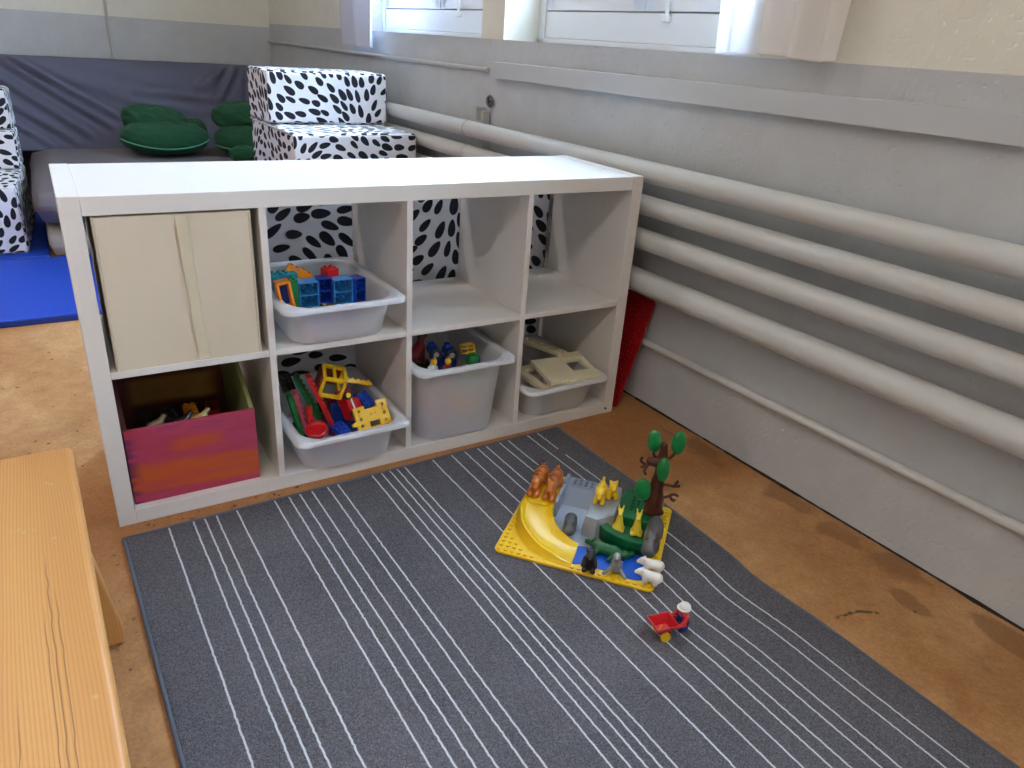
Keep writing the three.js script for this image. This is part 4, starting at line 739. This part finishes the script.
  part('terrace_bank', [prism([[0.262, -0.175], [0.336, -0.172], [0.352, -0.20], [0.352, -0.31], [0.252, -0.31], [0.246, -0.235]], 0.046, 0.004, 0.005)], grn, g);
  part('terrace_studs', [...studs(2, 5, 0.051, 0.014).map(x => x.translate(0.287, 0, Z(0.24))), ...studs(1, 3, 0.051, 0.014).map(x => x.translate(0.342, 0, Z(0.275)))], grn, g);
  // pond
  const pond = [[0.186, 0.006], [0.178, 0.03], [0.184, 0.055], [0.176, 0.078], [0.192, 0.098], [0.24, 0.108], [0.33, 0.112], [0.346, 0.09], [0.342, 0.06], [0.352, 0.03], [0.345, 0.010], [0.31, 0.004], [0.285, 0.014], [0.25, 0.010], [0.215, 0.016]];
  const pc = new THREE.CatmullRomCurve3(pond.map(([a, b]) => V(a, 0, -b)), true).getPoints(80).slice(0, 80).map(p => [p.x, p.z]);
  part('pond', [prism(pc.slice().reverse(), 0.0075, 0.0005, 0)], blu, g);
  put(g, 'yellow zoo play set base with slide, rock and blue pond', 'play set');
}
{ // brown toy tree
  const br = plastic(0x4a1f14, 0.35), gl = plastic(0x0c7a3e, 0.28), g = base('toy_tree', zw(0.332, 0.0515, 0.222), 0); g.rotation.set(0, -0.575, 0.10, 'YXZ'); g.scale.set(1.05, 1.12, 1.05);   // x to the right as seen from the bench, y up
  part('trunk', [blob([[V(0, 0.012, 0), 0.021, V(0.003, 0.04, 0), 0.018], [V(0.003, 0.04, 0), 0.018, V(0.008, 0.078, 0), 0.0140], [V(0.008, 0.078, 0), 0.0125, V(0.016, 0.13, 0), 0.0125], [V(0.016, 0.13, 0), 0.0125, V(0.018, 0.168, 0), 0.0085], [V(0, 0.006, 0), 0.012, V(-0.02, 0.007, 0.010), 0.006], [V(0, 0.006, 0), 0.012, V(0.018, 0.007, 0.014), 0.006], [V(0.012, 0.125, 0), 0.011, V(-0.012, 0.132, 0.004), 0.010]], 0.009, 52)], br, g);
  const twig = (pts, r = 0.0034) => tube(pts.map(p => V(...p)), r, 18, 7);
  for (const b of [[[0.005, 0.066, 0], [0.026, 0.074, 0.006], [0.044, 0.072, 0.010], [0.058, 0.074, 0.012]], [[0.044, 0.072, 0.010], [0.050, 0.082, 0.012], [0.052, 0.086, 0.012]], [[0.004, 0.050, 0.004], [0.024, 0.046, 0.012], [0.044, 0.054, 0.014], [0.054, 0.050, 0.016]], [[0.034, 0.050, 0.013], [0.042, 0.040, 0.016], [0.048, 0.040, 0.016]], [[0.006, 0.126, 0], [-0.016, 0.128, 0.008], [-0.034, 0.122, 0.012]], [[-0.016, 0.128, 0.008], [-0.026, 0.112, 0.012], [-0.022, 0.104, 0.012]], [[-0.022, 0.126, 0.009], [-0.034, 0.136, 0.008], [-0.030, 0.144, 0.006]], [[0.016, 0.128, 0], [0.034, 0.138, 0.0], [0.044, 0.150, 0]], [[0.004, 0.130, 0], [-0.004, 0.146, 0], [-0.005, 0.158, 0]], [[0.010, 0.085, 0.008], [0.014, 0.088, 0.018], [0.015, 0.095, 0.022]], [[0.0, 0.034, 0.004], [-0.020, 0.034, 0.010], [-0.028, 0.044, 0.014]]]) part('branch', [twig(b)], br, g);
  const leaf = (x, y, z, w, l, tilt, yaw) => { const q = new THREE.SphereGeometry(0.5, 22, 16).scale(w, l, 0.020); q.rotateZ(tilt).rotateY(yaw).translate(x, y, z); part('leaf', [q], gl, g); };
  leaf(-0.005, 0.180, 0.003, 0.032, 0.054, 0.06, 0.2); leaf(0.050, 0.174, 0.0, 0.033, 0.058, -0.12, -0.1); leaf(0.015, 0.122, 0.024, 0.030, 0.058, -0.06, 0.2); leaf(-0.028, 0.070, 0.018, 0.039, 0.056, 0.12, 0.1);
  put(g, 'brown toy tree with four green leaves at the back of the play set', 'toy tree');
}
// animals; each is built facing +x and standing on y = 0
function animal(name, a, y, b, yaw, body, color, label, group, extra, k = 0.005, res = 40, rough = 0.35) {
  const g = base(name, zw(a, y, b)); g.rotation.y = ZA + yaw;      // yaw 0 faces +a, -90 deg faces the front edge
  part('body', [blob(body, k, res)], plastic(color, rough), g);
  if (extra) extra(g);
  put(g, label, 'toy animal', group); return g;
}
const legs = (l, w, h, r0, r1) => [[l, w], [l, -w], [-l, w], [-l, -w]].map(([x, z]) => [V(x, h, z), r0, V(x + 0.001, r1, z), r1]);
const eyes = (g, x, y, z, r = 0.0011, c = 0x111111) => { for (const s of [-1, 1]) part('eye', [ball(V(x, y, s * z), r, 8)], plastic(c), g); };
const ears = (x, y, z, r) => [[V(x, y, z), r, V(x - 0.001, y + r, z * 1.08), r * 0.8], [V(x, y, -z), r, V(x - 0.001, y + r, -z * 1.08), r * 0.8]];
const F = -HP; // facing the front edge ... rotation about y of a +x facing toy
{
  const spots = (g, list, r, c) => part('markings', list.map(p => new THREE.SphereGeometry(r, 8, 6).scale(1.3, 0.6, 1).translate(...p)), plastic(c), g);
  // two orange tigers crouching at the top of the slide
  for (const [a, dy, l] of [[0.0345, 0.0, 'orange toy tiger crouching at the slide top, left one'], [0.0745, 0.02, 'orange toy tiger crouching at the slide top, right one']])
    animal('toy_tiger', a, 0.0414, 0.225, F + dy, [[V(-0.045, 0.026, 0), 0.0155, V(-0.022, 0.030, 0), 0.0160], [V(-0.022, 0.030, 0), 0.016, V(0.012, 0.022, 0), 0.0140], [V(0.016, 0.028, 0), 0.013, V(0.026, 0.027, 0), 0.0125], [V(0.032, 0.022, 0), 0.009, V(0.037, 0.021, 0), 0.0075], ...ears(0.017, 0.039, 0.0085, 0.004), [V(0.024, 0.010, 0.009), 0.0075, V(0.048, 0.0075, 0.0095), 0.0075], [V(0.024, 0.010, -0.009), 0.0075, V(0.048, 0.0075, -0.0095), 0.0075], [V(-0.04, 0.012, 0.011), 0.009, V(-0.026, 0.007, 0.013), 0.0065], [V(-0.04, 0.012, -0.011), 0.009, V(-0.026, 0.007, -0.013), 0.0065], [V(-0.054, 0.03, 0), 0.005, V(-0.058, 0.044, 0.004), 0.0045]], 0xc06a22, l, 'orange toy tigers on the slide', g => {
      eyes(g, 0.0355, 0.0325, 0.0052); part('nose', [ball(V(0.0435, 0.0225, 0), 0.0022, 8)], plastic(0x2a1810), g);
      const o = []; for (let i = 0; i < 5; i++) { const x = -0.046 + i * 0.012; o.push(new THREE.TorusGeometry(0.0158, 0.0011, 6, 20, 2.2).rotateZ((Math.PI - 2.2) / 2).rotateY(HP).translate(x, 0.0292 - Math.max(0, x) * 0.35, 0)); } part('stripes', o, plastic(0x6a3410), g);
      part('tail_tip', [ball(V(-0.058, 0.046, 0.004), 0.0045, 10)], plastic(0x3a2010), g);
    }, 0.005, 52);
  // hippos
  const hippo = (s, a, y, b, yaw, c, l, sq = 1) => { const v = (x, yy, z) => V(x * s, yy * s, z * s); animal('toy_hippo', a, y, b, yaw, [[v(-0.022, 0.021, 0), 0.0165 * s, v(0.008, 0.021, 0), 0.016 * s], [v(0.018, 0.023, 0), 0.012 * s, v(0.03, 0.018, 0), 0.0125 * s], [v(0.033, 0.016, 0.006), 0.0085 * s, v(0.033, 0.016, -0.006), 0.0085 * s], ...ears(0.017 * s, 0.035 * s, 0.007 * s, 0.003 * s), ...[[0.012, 1], [0.012, -1], [-0.022, 1], [-0.022, -1]].map(([x, q]) => [v(x, 0.012, q * 0.0105), 0.007 * s, v(x, 0.0062, q * 0.0108), 0.0062 * s])], c, l, 'grey toy hippos', g => { eyes(g, 0.026 * s, 0.031 * s, 0.0075 * s, 0.0014 * s); part('nostrils', [ball(v(0.0405, 0.0205, 0.004), 0.0014 * s, 8), ball(v(0.0405, 0.0205, -0.004), 0.0014 * s, 8)], plastic(0x202020), g); part('tail', [rod(v(-0.038, 0.022, 0), v(-0.041, 0.014, 0), 0.0016 * s)], plastic(c), g); g.scale.z = sq; }, 0.005 * s, 40); };
  hippo(0.92, 0.148, 0.0095, 0.125, F + 0.12, 0x55565a, 'small dark grey toy hippo on the grey ramp');
  hippo(1.62, 0.3465, 0.0106, 0.136, F - 0.02, 0x5c5c5e, 'large grey toy hippo on the right edge of the play set', 0.74);
  // leopards on the rock
  const leo = (a, b, yaw, l, up) => animal('toy_leopard', a, 0.0592, b, yaw, up ? [[V(-0.006, 0.012, 0), 0.012, V(0.0, 0.026, 0), 0.0095], [V(0.004, 0.038, 0), 0.0105, V(0.009, 0.036, 0), 0.009], [V(0.013, 0.034, 0), 0.006, V(0.017, 0.033, 0), 0.005], ...ears(0.002, 0.046, 0.008, 0.0032), [V(0.003, 0.02, 0.007), 0.005, V(0.010, 0.004, 0.008), 0.0042], [V(0.003, 0.02, -0.007), 0.005, V(0.010, 0.004, -0.008), 0.0042], [V(-0.006, 0.007, 0.010), 0.0068, V(0.006, 0.0045, 0.013), 0.0045], [V(-0.006, 0.007, -0.010), 0.0068, V(0.006, 0.0045, -0.013), 0.0045]]
    : [[V(-0.034, 0.018, 0), 0.0115, V(0.006, 0.018, 0), 0.0105], [V(0.012, 0.026, 0), 0.0115, V(0.018, 0.025, 0), 0.0105], [V(0.024, 0.022, 0), 0.0065, V(0.028, 0.021, 0), 0.0055], ...ears(0.011, 0.035, 0.0085, 0.0034), [V(0.004, 0.008, 0.008), 0.006, V(0.026, 0.006, 0.008), 0.0056], [V(0.004, 0.008, -0.008), 0.006, V(0.026, 0.006, -0.008), 0.0056], [V(-0.034, 0.009, 0.009), 0.008, V(-0.02, 0.0055, 0.011), 0.0052], [V(-0.034, 0.009, -0.009), 0.008, V(-0.02, 0.0055, -0.011), 0.0052], [V(-0.044, 0.022, 0), 0.0045, V(-0.048, 0.034, 0), 0.004]], 0xf2c92a, l, 'yellow toy leopards on the rock', g => {
      const d = 0x4a3510; if (up) { eyes(g, 0.0175, 0.0395, 0.0042); spots(g, [[-0.014, 0.024, 0.004], [-0.014, 0.018, -0.005], [0.004, 0.026, 0.0088], [0.004, 0.028, -0.0088], [0.009, 0.047, 0.002]], 0.0014, d); } else { eyes(g, 0.0275, 0.0285, 0.0048); const o = []; for (let i = 0; i < 9; i++) o.push([-0.038 + i * 0.005, 0.0275 + 0.0015 * ((i % 3) - 1), ((i * 7) % 5 - 2) * 0.0024]); spots(g, o, 0.0014, d); }
    }, 0.0045, 44);
  leo(0.200, 0.212, F + 0.06, 'yellow toy leopard lying on the rock', false);
  leo(0.226, 0.232, F + 0.35, 'yellow toy leopard sitting up on the rock', true);
  // two yellow fawns sitting upright on the terrace
  for (const [a, b, l] of [[0.262, 0.150, 'yellow toy giraffe calf on the terrace, left one'], [0.306, 0.150, 'yellow toy giraffe calf on the terrace, right one']])
    animal('toy_giraffe', a, 0.0252, b, F + 0.1, [[V(-0.006, 0.012, 0), 0.0115, V(-0.001, 0.03, 0), 0.0075], [V(-0.001, 0.03, 0), 0.0075, V(0.002, 0.052, 0), 0.0052], [V(0.002, 0.055, 0), 0.0062, V(0.013, 0.052, 0), 0.0045], [V(0.0, 0.06, 0.004), 0.0024, V(-0.002, 0.071, 0.006), 0.0018], [V(0.0, 0.06, -0.004), 0.0024, V(-0.002, 0.071, -0.006), 0.0018], [V(-0.004, 0.006, 0.009), 0.0062, V(0.010, 0.0048, 0.010), 0.0045], [V(-0.004, 0.006, -0.009), 0.0062, V(0.010, 0.0048, -0.010), 0.0045], [V(0.003, 0.024, 0.004), 0.0042, V(0.010, 0.006, 0.004), 0.0035], [V(0.003, 0.024, -0.004), 0.0042, V(0.010, 0.006, -0.004), 0.0035]], 0xe9cc38, l, 'yellow toy giraffe calves', g => { eyes(g, 0.0065, 0.0572, 0.0055); part('nose', [ball(V(0.0165, 0.0515, 0), 0.0016, 8)], plastic(0x5a4416), g); }, 0.0045, 46);
  // crocodile in the pond
  animal('toy_crocodile', 0.252, 0.0077, 0.069, Math.PI - 0.12, [[V(-0.018, 0.013, 0), 0.0125, V(0.02, 0.013, 0), 0.0115], [V(0.02, 0.013, 0), 0.0105, V(0.034, 0.014, 0.004), 0.0085], [V(0.036, 0.013, 0.005), 0.0075, V(0.054, 0.009, 0.010), 0.0055], [V(-0.02, 0.012, 0), 0.0115, V(-0.042, 0.0095, 0.004), 0.0085], [V(-0.042, 0.0095, 0.004), 0.0085, V(-0.056, 0.008, 0.018), 0.0052], [V(-0.056, 0.008, 0.018), 0.0052, V(-0.05, 0.007, 0.028), 0.004], ...[[0.018, 1], [0.018, -1], [-0.02, 1], [-0.02, -1]].map(([x, s]) => [V(x, 0.009, s * 0.009), 0.006, V(x + 0.008, 0.005, s * 0.022), 0.0048])], 0x0d5c2e, 'green toy crocodile lying in the pond', null, g => {
    const o = []; for (let i = 0; i < 9; i++) o.push(new THREE.ConeGeometry(0.0032, 0.006, 5).translate(-0.03 + i * 0.0065, 0.026 - Math.abs(i - 4) * 0.0007, 0)); part('back_ridge', o, plastic(0x0b4f28), g); for (const s of [-1, 1]) part('eye', [ball(V(0.036, 0.0225, 0.004 + s * 0.004), 0.0026, 10)], plastic(0x083d1e), g); g.scale.set(1.0, 1.1, 1.15);
  }, 0.0045, 52);
  // black bear, upright
  animal('toy_bear', 0.226, 0.0104, -0.008, F + 0.1, [[V(-0.002, 0.014, 0), 0.013, V(0, 0.034, 0), 0.0105], [V(0.002, 0.048, 0), 0.0095, V(0.006, 0.047, 0), 0.0085], [V(0.012, 0.045, 0), 0.0055, V(0.015, 0.044, 0), 0.0045], ...ears(0.0, 0.056, 0.0075, 0.003), [V(0.002, 0.034, 0.010), 0.0055, V(0.010, 0.02, 0.014), 0.005], [V(0.002, 0.034, -0.010), 0.0055, V(0.010, 0.02, -0.014), 0.005], [V(0.0, 0.009, 0.008), 0.0075, V(0.010, 0.0055, 0.010), 0.0055], [V(0.0, 0.009, -0.008), 0.0075, V(0.010, 0.0055, -0.010), 0.0055]], 0x121214, 'black toy bear standing at the front edge of the pond', null, g => { eyes(g, 0.0125, 0.0505, 0.0042, 0.001, 0x5a5a5a); part('nose', [ball(V(0.0195, 0.0445, 0), 0.0018, 8)], plastic(0x3a3430), g); }, 0.0045, 42);
  // seal
  animal('toy_seal', 0.284, 0.0104, 0.004, F + 0.05, [[V(-0.026, 0.009, 0), 0.0075, V(-0.008, 0.012, 0), 0.0135], [V(-0.008, 0.012, 0), 0.0135, V(0.002, 0.032, 0), 0.0105], [V(0.002, 0.032, 0), 0.0105, V(0.006, 0.048, 0), 0.0085], [V(0.008, 0.054, 0), 0.0082, V(0.014, 0.055, 0), 0.006], [V(0.016, 0.054, 0), 0.0045, V(0.020, 0.055, 0), 0.003], [V(0.004, 0.016, 0.010), 0.005, V(0.012, 0.004, 0.024), 0.0042], [V(0.004, 0.016, -0.010), 0.005, V(0.012, 0.004, -0.024), 0.0042], [V(-0.026, 0.008, 0), 0.006, V(-0.038, 0.005, 0.010), 0.004], [V(-0.026, 0.008, 0), 0.006, V(-0.038, 0.005, -0.010), 0.004]], 0x8d8e8c, 'grey toy seal sitting upright at the front of the pond', null, g => { eyes(g, 0.0155, 0.0595, 0.0042, 0.001); part('nose', [ball(V(0.0232, 0.0555, 0), 0.0016, 8)], plastic(0x2a2a2a), g); }, 0.005, 44);
  // polar bears
  for (const [a, b, dy, l] of [[0.362, 0.042, 0.15, 'white toy polar bear nearer the grey hippo'], [0.364, 0.000, 0.05, 'white toy polar bear on the front right corner']])
    animal('toy_polar_bear', a, 0.0106, b, Math.PI + dy, [[V(-0.014, 0.020, 0), 0.0125, V(0.010, 0.021, 0), 0.011], [V(0.014, 0.025, 0), 0.0085, V(0.024, 0.028, 0), 0.0078], [V(0.028, 0.026, 0), 0.0052, V(0.034, 0.0245, 0), 0.0038], ...ears(0.020, 0.034, 0.006, 0.0022), ...legs(0.012, 0.0065, 0.014, 0.0062, 0.0050)], 0xe6e3dc, l, 'white toy polar bears', g => { eyes(g, 0.0295, 0.0312, 0.0038, 0.001); part('nose', [ball(V(0.0375, 0.0248, 0), 0.0018, 8)], plastic(0x161616), g); }, 0.0045, 42);
}
// ------------------------------------------------------------------ toy keeper with wheelbarrow
{
  const yaw = 2.95, g = base('toy_figure', [0.9585, 0.0082, 0.8695], yaw);   // faces +x of its own frame
  const red = plastic(0xc01a22), blue = plastic(0x17317e), skin = plastic(0xd99a62, 0.4);
  part('legs', [blob([[V(-0.002, 0.026, 0.007), 0.0095, V(0.0, 0.012, 0.008), 0.009], [V(-0.002, 0.026, -0.007), 0.0095, V(0.0, 0.012, -0.008), 0.009], [V(0, 0.012, 0.008), 0.009, V(0.005, 0.006, 0.008), 0.006], [V(0, 0.012, -0.008), 0.009, V(0.005, 0.006, -0.008), 0.006]], 0.003, 34)], blue, g);
  part('torso', [blob([[V(-0.002, 0.027, 0), 0.0105, V(-0.001, 0.040, 0), 0.009], [V(-0.001, 0.040, 0.007), 0.006, V(-0.001, 0.040, -0.007), 0.006]], 0.004, 34)], red, g);
  part('bib', [rbox(0.006, 0.014, 0.014, 0.002, 0.0075, 0.034, 0)], blue, g);
  for (const s of [-1, 1]) { const arm = part('arm', [blob([[V(-0.001, 0.041, s * 0.0125), 0.005, V(0.008, 0.031, s * 0.0165), 0.0042], [V(0.008, 0.031, s * 0.0165), 0.0042, V(0.019, 0.026, s * 0.0155), 0.0036]], 0.003, 30)], red, g); part('hand', [blob([[V(0.020, 0.026, s * 0.0155), 0.0042, V(0.022, 0.0255, s * 0.0155), 0.004]], 0.002, 20)], skin, arm); }
  const h = part('head', [ball(V(0, 0.056, 0), 0.0112, 24), ball(V(0.0113, 0.0548, 0), 0.0014, 8), ball(V(0, 0.055, 0.0113), 0.0018, 8), ball(V(0, 0.055, -0.0113), 0.0018, 8), cyl(0.006, 0.006, 0.006, 14).translate(0, 0.046, 0)], skin, g);
  for (const s of [-1, 1]) part('eye', [ball(V(0.0104, 0.0578, s * 0.0038), 0.0011, 8)], plastic(0x15100c), h);
  part('mouth', [tube([V(0.0104, 0.0515, -0.003), V(0.0112, 0.0505, 0), V(0.0104, 0.0515, 0.003)], 0.0005, 8, 5)], plastic(0x5a1c14), h);
  const cap = part('helmet', [new THREE.SphereGeometry(0.0125, 28, 14, 0, Math.PI * 2, 0, HP * 1.05).scale(1, 0.95, 1).translate(0, 0.0585, 0), new THREE.CylinderGeometry(0.0130, 0.0136, 0.002, 28).translate(0.0015, 0.0585, 0)], plastic(0xe8e6e0), g);
  part('brim', [new THREE.CylinderGeometry(0.0150, 0.0150, 0.0018, 28, 1, false).scale(0.75, 1, 0.85).translate(0.005, 0.0585, 0)], plastic(0xe8e6e0), cap);
  put(g, 'small toy figure in red and blue with a white helmet', 'toy figure');
  const c = base('toy_wheelbarrow', [0.9105, 0.0082, 0.865], yaw), ring = (x0, x1, w, y) => [V(x0, y, -w), V(x1, y, -w), V(x1, y, w), V(x0, y, w)];
  part('tray', [loft([ring(-0.014, 0.014, 0.011, 0.020), ring(-0.022, 0.028, 0.021, 0.038), ring(-0.0235, 0.0295, 0.0225, 0.038), ring(-0.0235, 0.0295, 0.0225, 0.040), ring(-0.021, 0.027, 0.020, 0.040), ring(-0.0125, 0.0125, 0.0098, 0.0218)], true, true, 0.3)], red, c);
  const wh = part('wheel', [cyl(0.0105, 0.0105, 0.006, 28).rotateX(HP).translate(0.002, 0.0107, 0.016), new THREE.TorusGeometry(0.0085, 0.0022, 8, 28).translate(0.002, 0.0107, 0.0185)], plastic(0xe8bd1e), c);
  part('hub', [cyl(0.003, 0.003, 0.009, 12).rotateX(HP).translate(0.002, 0.0107, 0.0165)], plastic(0xd2a414), wh);
  part('wheel', [cyl(0.0105, 0.0105, 0.006, 28).rotateX(HP).translate(0.002, 0.0107, -0.016)], plastic(0xe8bd1e), c);
  part('axle', [rod(V(0.002, 0.0107, -0.014), V(0.002, 0.0107, 0.014), 0.0025), rbox(0.02, 0.012, 0.012, 0.002, 0.002, 0.016, 0)], red, c);
  for (const s of [-1, 1]) part('handle', [rod(V(-0.012, 0.030, s * 0.0155), V(-0.044, 0.0285, s * 0.0155), 0.0022)], red, c);
  part('prop_leg', [rod(V(-0.010, 0.022, 0.009), V(-0.014, 0.002, 0.010), 0.0022), rod(V(-0.010, 0.022, -0.009), V(-0.014, 0.002, -0.010), 0.0022)], red, c);
  c.rotation.y = yaw; put(c, 'small red toy wheelbarrow with yellow wheels', 'toy wheelbarrow');
  const cr = single('toy_carrot', [blob([[V(-0.006, 0, 0), 0.0022, V(0, 0.003, 0), 0.003], [V(0, 0.003, 0), 0.003, V(0.007, 0.001, 0), 0.0022]], 0.002, 24)], plastic(0xe07a1c)); cr.position.set(0.9035, 0.0325, 0.865); cr.rotation.y = 0.4; put(cr, 'tiny orange piece lying in the wheelbarrow', 'toy food');
}
renderer.render(scene, camera);
